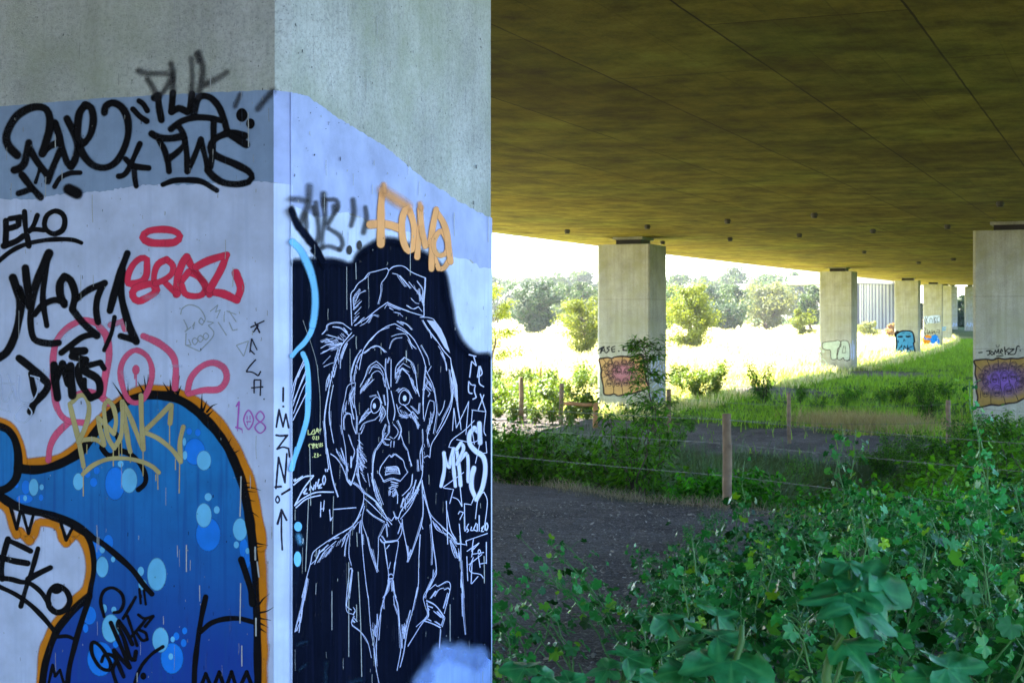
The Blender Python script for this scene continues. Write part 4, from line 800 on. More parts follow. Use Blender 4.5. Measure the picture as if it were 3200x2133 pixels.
p = Paint(F4,.005); p.text('K','''f3 870,1100 930,1060 1000,1090 980,1160 930,1215 872,1225'''); p.build('mural_fill',P_orange,m4,'orange patch')
p = Paint(F4,.005); p.text('K','''f4 885,1085 910,1110 980,1115 1000,1080 1040,1060 1080,1080 1110,1150 1115,1250 930,1222 985,1170 975,1140 910,1130 885,1115'''); p.build('mural_fill',P_mid,m4,'small blue monster')
p = Paint(F4,.005); p.text('K','''e 980,1200,12,16 1045,1200,10,18 1078,1155,8,12 1085,1115,7,9 925,1122,7,7'''); p.build('bubbles',P_white,m4)
p = Paint(R4,.005); p.text('K','''20 1150,960 1210,950;20 1150,990 1205,985'''); p.build('graffiti_tag',P_lt)
L5 = ADJ(2926,125); pillar(L5,125,'plain distant pillar half hidden behind the small blue monster pillar')
for px,y,lab in ((2965,225,'far grey pillar at the end of the viaduct, left of the dark green tree'),(3018,206,'far grey pillar beside the big right pillar, right of the dark green tree')):
    r,f,_,_,_ = pillar(ADJ(px,y),y,lab)
    p = Paint(f,.01); x0 = px; p.line([(x0+2,1020),(x0+6,1008),(x0+9,1020)],2.2,.2); p.line([(x0+12,1020),(x0+15,1008),(x0+19,1012),(x0+14,1019)],2.2,.2); p.line([(x0+21,1020),(x0+23,1008),(x0+26,1018)],2.2,.2); p.build('graffiti_tag',P_white)
LR = ADJ(3040,28.7); rootr,Fr_,Rr_,_,_ = pillar(LR,28.5,'shaded right-hand pillar with the purple and brown cell mural',mat=M_pier)
cells(Fr_,'J',[(1890,1062),(1940,1050),(2010,1045),(2060,1052),(2110,1035),(2170,1045),(2230,1037),(2290,1040),(2350,1030),(2420,1038),(2440,1150),(2425,1270),(2440,1390),(2349,1405),(2280,1440),(2200,1450),(2120,1468),(2050,1462),(1980,1478),(1912,1478),(1925,1400),(1912,1330),(1918,1250),(1900,1180),(1905,1110)],(2160,1240,230,150),
  [(2005,1150,34,.4),(2090,1135,33,.05),(2170,1125,36,-.05),(2250,1112,32,.3),(2310,1150,36,.9),(1975,1205,28,-1.3),(2005,1262,30,-.7),(2080,1230,36,.0),(2170,1215,40,.0),(2248,1205,36,.1),(2330,1228,36,-1.4),(1995,1358,44,.0),(2100,1352,46,.0),(2210,1332,44,-.1),(2310,1300,42,-.3),(2390,1250,38,-.6)],
  [[(1900,1090),(1960,1150)],[(2010,1050),(2035,1110)],[(2110,1040),(2115,1110)],[(2230,1040),(2215,1100)],[(2349,1085),(2290,1115)],[(1918,1250),(1975,1235)],[(2045,1400),(2045,1465)],[(2160,1380),(2180,1455)],[(2270,1360),(2300,1435)],[(2350,1330),(2380,1400)],[(2130,1250),(2135,1320)],[(2215,1240),(2225,1290)]],13,P_viol,'brown and violet mural of small cell-like faces',P_cell2)
p = Paint(Fr_,.002); p.text('J','''
12 1930,985 1970,982;10 2000,970 2050,965;10 2035,965 2030,1000 2010,1005;c10 2055,975 2070,990 2055,1005 2043,990;10 2075,1005 2085,960 2100,990 2115,950 2120,1000;10 2130,980 2155,970 2140,950 2130,985 2155,1000;11 2170,930 2178,1005;10 2215,940 2180,970 2210,985;11 2215,955 2260,950 2200,1000 2265,995 2285,930 2310,928;10 2095,1018 2160,1012;e 2315,965,7,7''',soft=.25).text('J','''12 2092,912 2100,935 2118,930 2122,910''',soft=.7,op=.6); p.build('graffiti_tag',P_black,label='black tag above the mural')
# ------------------------------------------------------------------ terrain
def sm(a,b,x): t=np.clip((x-a)/(b-a),0,1); return t*t*(3-2*t)
def bankd(x,y): return (x-2.02)*.74+(y-14)*.67
def wob(x,y): return .05*np.sin(1.7*x+.6*y)+.04*np.sin(2.9*y-1.1*x+1)+.02*np.sin(6.1*x+4.3*y)
def height(x,y):
    d = bankd(x,y)+.35*np.sin(.9*x-.7*y)*.3
    z = .40*(1-sm(-.2,2.0,d)) - .55*sm(.3,2.4,d)*(1-sm(5.2,7.6,d))
    return z + wob(x,y)*(.35+.65*sm(-1,1,d))*.6*(1-sm(60,140,np.hypot(x,y)))
def axis(segs):
    out=[segs[0][0]]
    for a,b,s in segs:
        n=max(1,int(round((b-a)/s))); out+=list(np.linspace(a,b,n+1)[1:])
    return np.array(out)
gx = axis([(-900,-120,60),(-120,-30,9),(-30,-6,1.2),(-6,14,.2),(14,30,.8),(30,120,9),(120,900,60)])
gy = axis([(-400,-30,40),(-30,-2,2),(-2,32,.2),(32,60,.6),(60,140,4),(140,300,16),(300,1500,100)])
GX,GY = np.meshgrid(gx,gy); GZ = height(GX,GY)
nx_,ny_ = len(gx),len(gy)
I = np.arange(nx_*ny_).reshape(ny_,nx_)
Fq = np.stack([I[:-1,:-1],I[:-1,1:],I[1:,1:],I[1:,:-1]],-1).reshape(-1,4)
gm = npmesh('ground',np.stack([GX,GY,GZ],-1).reshape(-1,3),Fq,smooth=True)
def dirtw(x,y):
    d = bankd(x,y); n = .5*np.sin(1.3*x+.4*y)+.4*np.sin(2.3*y-.8*x)+.3*np.sin(4.1*x+1.3)
    near = 1-sm(-.3,.3,d+.18*n)
    far = sm(7.2,8.0,d+.25*n)*(1-sm(11.3,12.6,d+.5*n))
    spot = np.exp(-(((x-7.4)/1.6)**2+((y-43)/3.0)**2))*1.2+np.exp(-(((x-13.5)/2.0)**2+((y-55)/3.0)**2))*1.3
    return np.clip(np.maximum(np.maximum(near,far),np.clip(spot,0,1)),0,1)
at = gm.attributes.new('dirt','FLOAT','POINT'); at.data.foreach_set('value',dirtw(GX,GY).astype(np.float32).ravel())
RX = np.interp(gy,np.arange(-400,1500,5.0),[refx(max(-400,min(v,300))) for v in np.arange(-400,1500,5.0)])
def meadow_bounce_w(x,y):  # dry meadow, plus unseen pale ground at left added to bounce light
    d=bankd(x,y); t=(x-np.interp(y,gy,RX))
    return sm(.3,1.6,-11.3-t+.5*np.sin(.7*y)+.3*np.sin(2.3*y+x))*np.maximum(sm(11.0,13.5,d+.4*np.sin(2*x)),sm(1.3,2.6,-x)*sm(13,20,y))*np.where(y>0,1,0)
at = gm.attributes.new('meadow','FLOAT','POINT'); at.data.foreach_set('value',meadow_bounce_w(GX,GY).astype(np.float32).ravel())
def ground_mat():
    m,nt,N,L = newmat('ground_soil_and_turf')
    tc = nn(N,'ShaderNodeTexCoord'); P = tc.outputs['Object']
    at = nn(N,'ShaderNodeAttribute'); at.attribute_name='dirt'
    n1 = nn(N,'ShaderNodeTexNoise',Scale=1.1,Detail=8.0,Roughness=.65); L.new(P,n1.inputs['Vector'])
    n2 = nn(N,'ShaderNodeTexNoise',Scale=55.0,Detail=6.0,Roughness=.75); L.new(P,n2.inputs['Vector'])
    mp = nn(N,'ShaderNodeMapping'); mp.inputs['Scale'].default_value=(9,34,9); mp.inputs['Rotation'].default_value=(0,0,-.3); L.new(P,mp.inputs['Vector'])
    n3 = nn(N,'ShaderNodeTexNoise',Scale=1.0,Detail=6.0,Roughness=.7); L.new(mp.outputs[0],n3.inputs['Vector'])
    r1 = ramp(N,[(.3,(.085,.070,.064)),(.55,(.165,.142,.135)),(.75,(.25,.22,.21))]); L.new(n1.outputs[0],r1.inputs[0])
    r3 = ramp(N,[(.35,.55),(.62,1.35)]); L.new(n3.outputs[0],r3.inputs[0])
    c = mixc(N,L,'MULTIPLY',.8,r1.outputs[0],r3.outputs[0])
    r2 = ramp(N,[(.35,.4),(.52,1.0),(.66,2.3)]); L.new(n2.outputs[0],r2.inputs[0])
    c = mixc(N,L,'MULTIPLY',.8,c,r2.outputs[0])
    g = ramp(N,[(.3,(.035,.07,.010)),(.6,(.07,.12,.018)),(.8,(.12,.14,.03))]); L.new(n1.outputs[0],g.inputs[0])
    c = mixc(N,L,'MIX',at.outputs['Fac'],g.outputs[0],c)
    a2 = nn(N,'ShaderNodeAttribute'); a2.attribute_name='meadow'; gm_ = ramp(N,[(.3,(.34,.33,.13)),(.6,(.50,.47,.25)),(.8,(.60,.56,.36))]); L.new(n1.outputs[0],gm_.inputs[0])
    c = mixc(N,L,'MIX',a2.outputs['Fac'],c,gm_.outputs[0])
    p = nn(N,'ShaderNodeBsdfPrincipled',Roughness=.95); p.inputs['Specular IOR Level'].default_value=.15; L.new(c,p.inputs['Base Color'])
    ad = nn(N,'ShaderNodeMath',operation='ADD'); L.new(n2.outputs[0],ad.inputs[0]); L.new(n3.outputs[0],ad.inputs[1])
    b = nn(N,'ShaderNodeBump',Strength=1.0,Distance=.05); L.new(ad.outputs[0],b.inputs['Height']); L.new(b.outputs[0],p.inputs['Normal'])
    o = nn(N,'ShaderNodeOutputMaterial'); L.new(p.outputs[0],o.inputs[0]); return m
tag(link('ground',gm,ground_mat()),kind='structure')

# ------------------------------------------------------------------ scatter helpers
def frames(N, up):
    """random tangent frames around the unit normals up (n,3)"""
    r = RNG.normal(size=(N,3)); t = r-up*np.sum(r*up,1,keepdims=True); t /= np.linalg.norm(t,axis=1,keepdims=True)+1e-9
    return t, np.cross(up,t)
def stamp(T, TF, pos, up, size, tang=None):
    """copies of template T (m,3) with face list TF at pos, template z along up"""
    N=len(pos)
    if tang is None: t,b = frames(N,up)
    else:
        t = tang-up*np.sum(tang*up,1,keepdims=True); t/=np.linalg.norm(t,axis=1,keepdims=True)+1e-9; b=np.cross(up,t)
    size=np.asarray(size).reshape(-1,1,1)
    V = pos[:,None,:]+size*(T[None,:,0:1]*t[:,None,:]+T[None,:,1:2]*b[:,None,:]+T[None,:,2:3]*up[:,None,:])
    m=len(T); F=np.array(TF); FF=(F[None]+(np.arange(N)*m)[:,None,None]).reshape(-1,F.shape[1])
    return V.reshape(-1,3),FF
def unit(v): return v/(np.linalg.norm(v,axis=1,keepdims=True)+1e-9)
# leaf templates: x along the leaf
DIA = (np.array([(0,0,0),(.45,.26,.05),(1,0,-.06),(.45,-.26,.05)]),[(0,1,2),(0,2,3)])
LAN = (np.array([(0,0,0),(.35,.13,.04),(1,0,-.14),(.35,-.13,.04)]),[(0,1,2),(0,2,3)])
def mallow_template(n=5, seed=0, sub=4, deep=.42, cup=.16):
    rg=np.random.default_rng(seed); rim=[]; k=n*sub
    for i in range(k+1):
        t=i/k; ang=math.radians(-150+300*t); ph=(t*n)%1.0
        lob=1-abs(2*ph-1)**1.25; r=.54*(1-deep+deep*lob)*(1+.12*math.cos(ang))*(1+rg.uniform(-.06,.06))
        z=cup*r*1.6*(.6-.9*lob)+rg.uniform(-.03,.03)
        rim.append((r*math.cos(ang)+.05,r*math.sin(ang),z))
    V=np.array([(0,0,0)]+rim); F=[(0,i,i+1) for i in range(1,k+1)]
    return V,F
MAL=[mallow_template(5,1,deep=.30),mallow_template(5,2,deep=.36,cup=.3),mallow_template(7,3,3,.22,.12),mallow_template(5,4,deep=.27,cup=-.16)]

# ------------------------------------------------------------------ plant materials
L_mal = leafmat('mallow_leaf',(.002,.038,.003),(.032,.275,.055),.24,.36,.38,(.15,.32,.01))
L_stem = simple('mallow_stem',(.07,.20,.05),rough=.5)
L_shr = leafmat('shrub_leaf',(.008,.045,.002),(.080,.25,.010),.32,.5,.2)
L_lime = leafmat('ground_cover_leaf',(.006,.075,.002),(.055,.30,.008),.3,.5,.2)
L_sed = leafmat('sedge_blade',(.010,.040,.012),(.09,.19,.07),.25,.45,.4)
L_grass = leafmat('grass_blade',(.085,.20,.012),(.23,.41,.033),.4,.6,.2)
L_dry = leafmat('dry_grass_blade',(.26,.21,.10),(.46,.38,.22),.35,.7,.15)
L_straw = leafmat('old_straw',(.17,.14,.10),(.34,.30,.22),.2,.7,.15); L_mead = leafmat('meadow_blade',(.36,.37,.17),(.70,.66,.47),.4,.6,.2)
L_twig = simple('twig_bark',(.07,.055,.04)); L_dead = simple('dead_stalk',(.20,.15,.09))
L_saw = simple('weathered_post',(.19,.13,.085),rough=.85,var=.45,scale=9,bump=.4)
L_rail = simple('raw_orange_rail',(.33,.17,.08),rough=.8,var=.25,scale=9)
L_wire = simple('galvanised_wire',(.10,.10,.095),rough=.45,spec=.5)

# ------------------------------------------------------------------ mallow plants
def mallow(seed, H, nst, spread, leaf, dens=1.0, lean=(0,0)):
    """stems and leaf meshes of one plant, base at the origin"""
    rg=np.random.default_rng(seed); st=MB(); P=[];U=[];S=[];T=[]
    for s in range(nst):
        az=rg.uniform(0,2*math.pi); sp=spread*rg.uniform(.25,1.0); h=H*rg.uniform(.6,1.05)
        pts=[]; k=9; bend=rg.uniform(.4,1.4)
        for i in range(k):
            t=i/(k-1); r=sp*t**bend
            pts.append(np.array((math.cos(az)*r+lean[0]*t*t+rg.normal()*.012*H,math.sin(az)*r+lean[1]*t*t+rg.normal()*.012*H,h*t**.9)))
        st.tube(pts,list(np.linspace(.0062,.002,k)*(.7+.4*H)),5)
        nl=int(h*44*dens)
        for q in range(nl):
            t=rg.uniform(.12,1.0)**.8; f=t*(k-1); i=min(k-2,int(f)); p=pts[i]*(1-(f-i))+pts[i+1]*(f-i)
            a2=rg.uniform(0,2*math.pi); pl=leaf*rg.uniform(.7,2.6)*(1.15-.6*t); up=rg.uniform(.15,.9)
            e=p+np.array((math.cos(a2),math.sin(a2),up))*pl
            if e[2]<.02: e[2]=.03
            if q%2==0: st.tube([p,(p+e)/2+np.array((0,0,.2*pl)),e],[.0018,.0015,.0012],3,False)
            nrm=np.array((math.cos(a2)*.6+rg.normal()*.5,math.sin(a2)*.6+rg.normal()*.5,.65+rg.normal()*.3))
            P.append(e);U.append(nrm);S.append(leaf*rg.uniform(.55,1.35)*(1.25-.65*t));T.append((math.cos(a2),math.sin(a2),-.2))
    P=np.array(P);U=unit(np.array(U));S=np.array(S);T=np.array(T); sel=rg.integers(0,len(MAL),len(P)); VV=[];FF=[];o=0
    for j,(tv,tf) in enumerate(MAL):
        q=sel==j
        if q.any():
            v,f=stamp(tv,tf,P[q],U[q],S[q],T[q]); VV.append(v);FF.append(f+o);o+=len(v)
    return st.mesh('stems',True), npmesh('leaves',np.concatenate(VV),np.concatenate(FF))
def plant(name, label, cat, group, meshes, loc, rz, sc, mats=(None,None)):
    r=tag(empty(name,loc,rz),label,cat,group); r.scale=(sc,sc,sc)
    for me,nm,mt in zip(meshes,('stems','leaves'),mats):
        if mt and not len(me.materials): me.materials.append(mt)
        o=bpy.data.objects.new(nm,me); COL.objects.link(o); o.parent=r
    return r
MM=(L_stem,L_mal)
VAR=[mallow(11,.85,8,.42,.068,1.05),mallow(12,.75,10,.5,.064,1.05),mallow(13,1.0,8,.4,.07,1.0),mallow(14,.62,10,.5,.06,1.15),mallow(15,1.15,6,.36,.064,1.15)]
def gz(x,y): return float(height(np.array(x,float),np.array(y,float)))
GRP='mallow plants massed along the right of the dirt path'
# the dense thicket: rows from the far end towards the camera
def thick_height(px,Y):
    top=np.interp(px,[1900,2050,2200,2320,2480,2640,2800,3000,3200],[1740,1700,1660,1620,1570,1540,1520,1500,1480])
    return np.clip(EYE-(top-CY)/F*Y-gz((px-CX)/F*Y,Y),.2,1.3)
cnt=0
for Y in np.arange(4.6,13.0,.62):
    x=np.interp(Y,[4,6,8,10,12.5],[.62,.75,.9,1.15,1.55])+random.uniform(0,.3)
    while x<Y*.365+.3:
        X=x+random.uniform(-.14,.14); yy=Y+random.uniform(-.28,.28)
        px=CX+X/yy*F; Ht=float(thick_height(px,yy))*random.uniform(.8,1.05)
        if bankd(X,yy)<-.15:
            v=random.choice([0,1,2,3]) if Ht<1 else random.choice([0,2,4]); hv=(.85,.75,1.0,.62,1.15)[v]
            plant('mallow_plant','leafy dark green mallow plant crowded into the thicket right of the dirt path','plant',GRP,VAR[v],(X,yy,gz(X,yy)-.02),random.uniform(0,6.28),Ht/hv,MM); cnt+=1
        x+=random.uniform(.46,.62)
# sparse ones sprawling onto the path
def pt(px,Y): return ((px-CX)/F*Y,Y)
for (px,Y,h,lab,ln) in ((1590,6.4,.66,'low mallow spray leaning over the dirt against the right edge of the nearest pillar',(-.15,0)),
    (1790,7.2,.62,'straggling mallow stem reaching left across the bare dirt path',(-.4,.1)),
    (1950,7.6,.66,'open mallow plant at the left margin of the thicket on the dirt',(-.25,.0)),
    (2080,6.3,.58,'small mallow plant in front of the straggling stem',(-.1,0)),
    (1660,7.6,.5,'wispy mallow rooted in the bare dirt, second plant out from the nearest pillar',(-.2,0)),
    (1730,5.6,.55,'low leafy mallow on the dirt closer to the camera than the straggling stem',(-.2,0)),
    (1900,8.4,.55,'thin mallow behind the straggling stem at the thicket margin',(-.3,0)),
    (2290,10.6,.8,'upright mallow plant just in front of the thick wooden fence post',(0,0)),
    (2640,11.0,1.0,'tall single mallow stem rising out of the thicket, right of the wooden fence post',(.05,0)),
    (3090,8.6,1.42,'tallest mallow plant with long bare stalk at the right edge of the picture',(-.15,0))):
    X,_=pt(px,Y); ms=mallow(int(px),h,4 if h<.8 else 3,.42 if h<.8 else .2,.062,.75 if h<.8 else .8,ln)
    plant('mallow_plant',lab,'plant','mallow plants standing out from the thicket',ms,(X,Y,gz(X,Y)-.02),0,1.0,MM)
# big out-of-focus mallow close to the camera
def bigleaf(seed, R, nlob=7, cup=.3, fold=.0):
    rg=np.random.default_rng(seed); na,nr=nlob*8,9; V=[(0,0,0)]; F=[]
    for j in range(1,nr+1):
        q=j/nr
        for i in range(na+1):
            t=i/na; ang=math.radians(-158+316*t); lob=1-abs(2*((t*nlob)%1.0)-1)**1.2
            rim=1-.44*(1-lob)+.04*math.sin(t*na*1.9)+rg.uniform(-.015,.015); r=R*q*(1+(rim-1)*q**1.6)*(1+.1*math.cos(ang))
            z=R*(cup*q*q*(.5-.95*lob)+.07*math.sin(t*9+seed)*q*q+.16*q*q*math.sin(2*ang+seed*1.3)+.10*q*q*math.sin(3*ang+seed*2.1)) - fold*abs(r*math.sin(ang))
            V.append((r*math.cos(ang),r*math.sin(ang),z+rg.normal()*.002*R))
    w=na+1
    for i in range(na): F.append((0,1+i,2+i,2+i))
    tri=[(0,1+i,2+i) for i in range(na)]; quad=[]
    for j in range(nr-1):
        for i in range(na): a=1+j*w+i; quad.append((a,a+w,a+w+1,a+1))
    return V,tri+quad
def bigplant(base, top, leaves, label, nm='mallow_plant'):
    r=tag(empty(nm,base),label,'plant','mallow plants standing out from the thicket'); st=MB(); b=np.array(base); tp=np.array(top)
    k=10; pts=[b+(tp-b)*(i/(k-1))+np.array((.02*math.sin(i*.9),.02*math.cos(i*.7),0)) for i in range(k)]
    st.tube([p-b for p in pts],list(np.linspace(.011,.005,k)),8)
    for (x,y,z,R,nrm,dirv,sd,fd) in leaves:
        p=np.array((x,y,z)); i=min(range(k),key=lambda q:abs(pts[q][2]-(z-.07))); s0=pts[i]
        st.tube([s0-b,(s0+p)/2-b+np.array((0,0,-.01)),p-b],[.0042,.0034,.003],6)
        V,F=bigleaf(sd,R*1.12,5,.14,fd); me=bpy.data.meshes.new('leaf')
        n=Vector((nrm[0],nrm[1]*.55,nrm[2]+.15)).normalized(); t=Vector(dirv); t=(t-n*t.dot(n)).normalized(); bb=n.cross(t)
        me.from_pydata([tuple(Vector(p-b)+t*v[0]+bb*v[1]+n*v[2]) for v in V],[],F); me.update(); me.polygons.foreach_set('use_smooth',[True]*len(F))
        va=me.attributes.new('vein','FLOAT','POINT'); nl5=5*8+1; vv=[1.0]+[max(0.0,1-abs(((i/40*5)%1)-.5)*9)*(1-.5*j/9) for j in range(1,10) for i in range(nl5)]; va.data.foreach_set('value',vv[:len(me.vertices)])
        link('leaf',me,L_big,r)
    st.build('stem',L_stem2,r,True)
def bigmat():
    m,nt,N,L=newmat('big_mallow_leaf'); tc=nn(N,'ShaderNodeTexCoord')
    no=nn(N,'ShaderNodeTexNoise',Scale=30.0,Detail=5.0); L.new(tc.outputs['Object'],no.inputs['Vector'])
    r=ramp(N,[(.3,(.003,.075,.015)),(.7,(.026,.25,.075))]); L.new(no.outputs[0],r.inputs[0])
    p=nn(N,'ShaderNodeBsdfPrincipled',Roughness=.42); p.inputs['Specular IOR Level'].default_value=.4; L.new(r.outputs[0],p.inputs['Base Color'])
    at=nn(N,'ShaderNodeAttribute'); at.attribute_name='vein'; vc=mixc(N,L,'MIX',at.outputs['Fac'],r.outputs[0],(.06,.29,.08)); L.new(vc,p.inputs['Base Color'])
    b=nn(N,'ShaderNodeBump',Strength=.7,Distance=.006); L.new(no.outputs[0],b.inputs['Height']); L.new(b.outputs[0],p.inputs['Normal'])
    t=nn(N,'ShaderNodeBsdfTranslucent'); t.inputs[0].default_value=(.03,.16,.01,1); mx=nn(N,'ShaderNodeMixShader'); mx.inputs[0].default_value=.25
    L.new(p.outputs[0],mx.inputs[1]); L.new(t.outputs[0],mx.inputs[2]); o=nn(N,'ShaderNodeOutputMaterial'); L.new(mx.outputs[0],o.inputs[0]); return m
L_big=bigmat(); L_stem2=simple('thick_mallow_stem',(.05,.14,.025),rough=.5)
def P3(px,py,Y): return ((px-CX)/F*Y,Y,EYE-(py-CY)/F*Y)
def lf(px,py,Y,Rpx,nrm,dirv,sd,fd=.0): return (*P3(px,py,Y),Rpx/F*Y,nrm,dirv,sd,fd)
Yb=2.35
bigplant(P3(2570,2400,Yb),P3(2645,1870,Yb),[lf(2640,1850,Yb,125,(-.25,-.5,.75),(-1,-.2,.1),1,.35),lf(2690,1830,Yb+.02,150,(.1,-.75,.6),(.35,0,.9),2,.2),lf(2670,1890,Yb-.02,130,(.35,-.6,.6),(.8,-.2,-.5),3,.2),
  lf(2655,1760,Yb+.05,70,(.2,-.4,.9),(-.3,0,.5),4,.3),lf(2750,1800,Yb+.05,90,(.4,-.3,.8),(1,.2,-.2),5,.4),lf(2640,2010,Yb,100,(.1,-.6,.8),(.8,0,.1),6,.2),lf(2700,2060,Yb+.03,80,(.4,-.5,.7),(.8,0,-.6),7,.3)],
  'big soft-focus mallow with folded dark leaves at the front of the thicket')
Yb=2.75
bigplant(P3(2330,2420,Yb),P3(2290,1960,Yb),[lf(2285,2060,Yb,145,(-.1,-.55,.8),(-1,-.3,-.1),11,.1),lf(2240,1985,Yb+.05,105,(.2,-.5,.8),(.6,.3,.4),12,.15),lf(2360,2110,Yb,110,(.3,-.5,.7),(.9,0,-.4),13,.2),lf(2160,2010,Yb+.1,80,(-.2,-.5,.8),(-.8,0,.2),14,.2),
  lf(2090,1935,Yb+.3,72,(.1,-.7,.7),(-.6,0,.5),15,.2),lf(2240,1925,Yb+.3,70,(.4,-.7,.5),(.8,0,.5),16,.1),lf(2140,2090,Yb+.05,80,(-.1,-.6,.8),(-.9,0,-.3),17,.2)],
  'broad-leaved mallow at the bottom edge, left of the folded one')
Yb=2.6
bigplant(P3(2900,2420,Yb),P3(2930,2120,Yb),[lf(2960,2085,Yb,105,(.1,-.75,.6),(.9,0,.1),21,.05),lf(2900,2115,Yb,70,(-.3,-.7,.5),(-.7,0,.3),22,.1)],'single pale mallow leaf at the bottom edge on the right')
Yb=3.4
bigplant(P3(1700,2420,Yb),P3(1655,2100,Yb),[lf(1640,2085,Yb,70,(-.2,-.5,.8),(-.7,0,.3),31,.2),lf(1700,2110,Yb,66,(.3,-.5,.8),(.8,0,.2),32,.2),lf(1625,2120,Yb,46,(0,-.6,.7),(-.6,0,-.4),33,.2),lf(1780,2130,Yb+.1,60,(.2,-.6,.7),(.4,0,.6),34,.1)],'little mallow at the bottom edge beside the nearest pillar')
bigplant(P3(1930,2420,3.2),P3(1930,2080,3.2),[lf(1960,2050,3.2,72,(.2,-.6,.7),(.5,0,.8),41,.1),lf(1900,2090,3.2,64,(-.2,-.6,.7),(-.8,0,.3),42,.2),lf(2000,2110,3.2,70,(.3,-.6,.7),(.8,0,-.3),43,.1),lf(1985,2150,3.1,64,(0,-.6,.8),(.3,0,-.8),44,.1)],'mallow with upright pale leaves at the bottom edge of the picture')

# ------------------------------------------------------------------ shrubs, sapling and grass by the ditch
def shrub(seed, w, h, nst, nl, leaf, T=DIA, d=None, droop=.3):
    rg=np.random.default_rng(seed); st=MB(); P=[];U=[];TT=[]
    d=d or w
    for s in range(nst):
        az=rg.uniform(0,6.283); sp=rg.uniform(.1,1)**.6; hh=h*(1-.35*sp*sp)*rg.uniform(.65,1.05); k=7; pts=[]
        for i in range(k):
            t=i/(k-1); pts.append(np.array((math.cos(az)*w/2*sp*t**1.2,math.sin(az)*d/2*sp*t**1.2,hh*t))+rg.normal(size=3)*.03*h*(t>0))
        st.tube(pts,list(np.linspace(.008,.0025,k)*max(.6,h)),4)
        m=nl//nst
        for q in range(m):
            t=rg.uniform(.2,1.02); f=min(t,1)*(k-1); i=min(k-2,int(f)); p=pts[i]*(1-(f-i))+pts[i+1]*(f-i)
            a=rg.uniform(0,6.283); r=rg.uniform(.02,.17)*h*(1.1-t*.75)
            P.append(p+np.array((math.cos(a)*r,math.sin(a)*r,rg.normal()*.04*h))); U.append((math.cos(a)*.4+rg.normal()*.4,math.sin(a)*.4+rg.normal()*.4,.8)); TT.append((math.cos(a),math.sin(a),-droop))
    P=np.array(P); P[:,2]=np.maximum(P[:,2],.01)
    v,f=stamp(T[0],T[1],P,unit(np.array(U)),leaf*RNG.uniform(.6,1.35,len(P)),np.array(TT))
    return st.mesh('stems'),npmesh('leaves',v,f)
SHR=[shrub(31,1.0,1.0,16,1500,.075),shrub(32,1.3,.9,20,1700,.065),shrub(33,.8,1.2,12,1200,.08,LAN),shrub(34,1.1,.75,18,1500,.06)]
COV=[shrub(41,.9,.5,22,1100,.06),shrub(42,1.1,.45,24,1200,.055)]
mS=(L_twig,L_shr); mC=(L_stem,L_lime)
COV=[(a,b) for a,b in COV]
for i in range(30):      # bright green low growth along the lip of the ditch
    t=i/29; X=-1.2+7.4*t+random.uniform(-.1,.1); dd=random.uniform(.55,1.4); Y=14+(dd-(X-2.02)*.74)/.67
    if Y<7: continue
    if X<1.6:
        plant('shrub','dark green leafy weed growing below the path edge on the ditch bank','shrub','weeds along the near ditch bank, left of the wooden post',SHR[i%4],(X,Y,gz(X,Y)-.05),random.uniform(0,6.28),random.uniform(.85,1.2),mS)
    else:
        plant('ground_cover','bright green low plant beside and right of the wooden fence post','plant','low bright plants on the ditch lip',COV[i%2],(X,Y,gz(X,Y)-.03),random.uniform(0,6.28),random.uniform(.9,1.35),mC)
for i in range(16):
    X=random.uniform(1.9,5.6); dd=random.uniform(1.2,2.6); Y=14+(dd-(X-2.02)*.74)/.67
    plant('ground_cover','bright green low plant beside and right of the wooden fence post','plant','low bright plants on the ditch lip',COV[i%2],(X,Y,gz(X,Y)-.03),random.uniform(0,6.28),random.uniform(1.0,1.5),mC)
for i in range(44):      # the bank of bushes on the right
    Y=random.uniform(13.5,23); X=Y*random.uniform(.235,.36)
    if bankd(X,Y)<1.2: continue
    top=np.interp(CX+X/Y*F,[2600,2900,3000,3100,3200],[1450,1400,1375,1330,1285]); h=max(.35,EYE-(top-CY)/F*Y-gz(X,Y))
    plant('shrub','dense dark green bush banked up below the right-hand pillar','bush','bushes between the thicket and the right-hand pillar',SHR[random.choice((0,1,3))],(X,Y,gz(X,Y)-.05),random.uniform(0,6.28),h*random.uniform(.8,1.05),mS)
for i in range(34):
    X=random.uniform(1.4,6.4); dd=random.uniform(2.6,6.6); Y=14+(dd-(X-2.02)*.74)/.67
    plant('shrub','shadowed leafy plant down in the ditch behind the wooden fence post','bush','plants down in the ditch',SHR[i%4],(X,Y,gz(X,Y)-.05),random.uniform(0,6.28),random.uniform(.35,.62),mS)
for px,Y,h in ((2200,20.5,.6),(2330,19.5,.65),(2480,19.6,.55),(2590,19.0,.6),(2700,19.2,.75),(2760,21,.7),(2850,20.5,.8),(2420,20.8,.42),(2790,23.0,.75),(2850,22.4,.8),(2905,22.0,.85),(2960,21.5,.9),(3010,22.6,1.0),(3060,22.0,1.05),(3110,22.5,1.1),(3160,22.0,1.2)):
    X,_=pt(px,Y); plant('shrub','leafy bush on the far rim of the dark ditch below the bare dirt','bush','bushes on the far rim of the ditch',SHR[int(px)%4],(X,Y,gz(X,Y)-.05),px,h*.72,mS)
for i,px in enumerate((2500,2560,2640,2668,2760,2800,2880,2925,2960)):   # row of weeds across the shaded strip
    Y=random.uniform(33,37.5); X,_=pt(px,Y); plant('shrub','dark weedy bush in the row across the shaded grass strip','bush','weeds in a row across the shaded grass',SHR[i%4],(X,Y,0),px,random.uniform(.4,.85),mS)
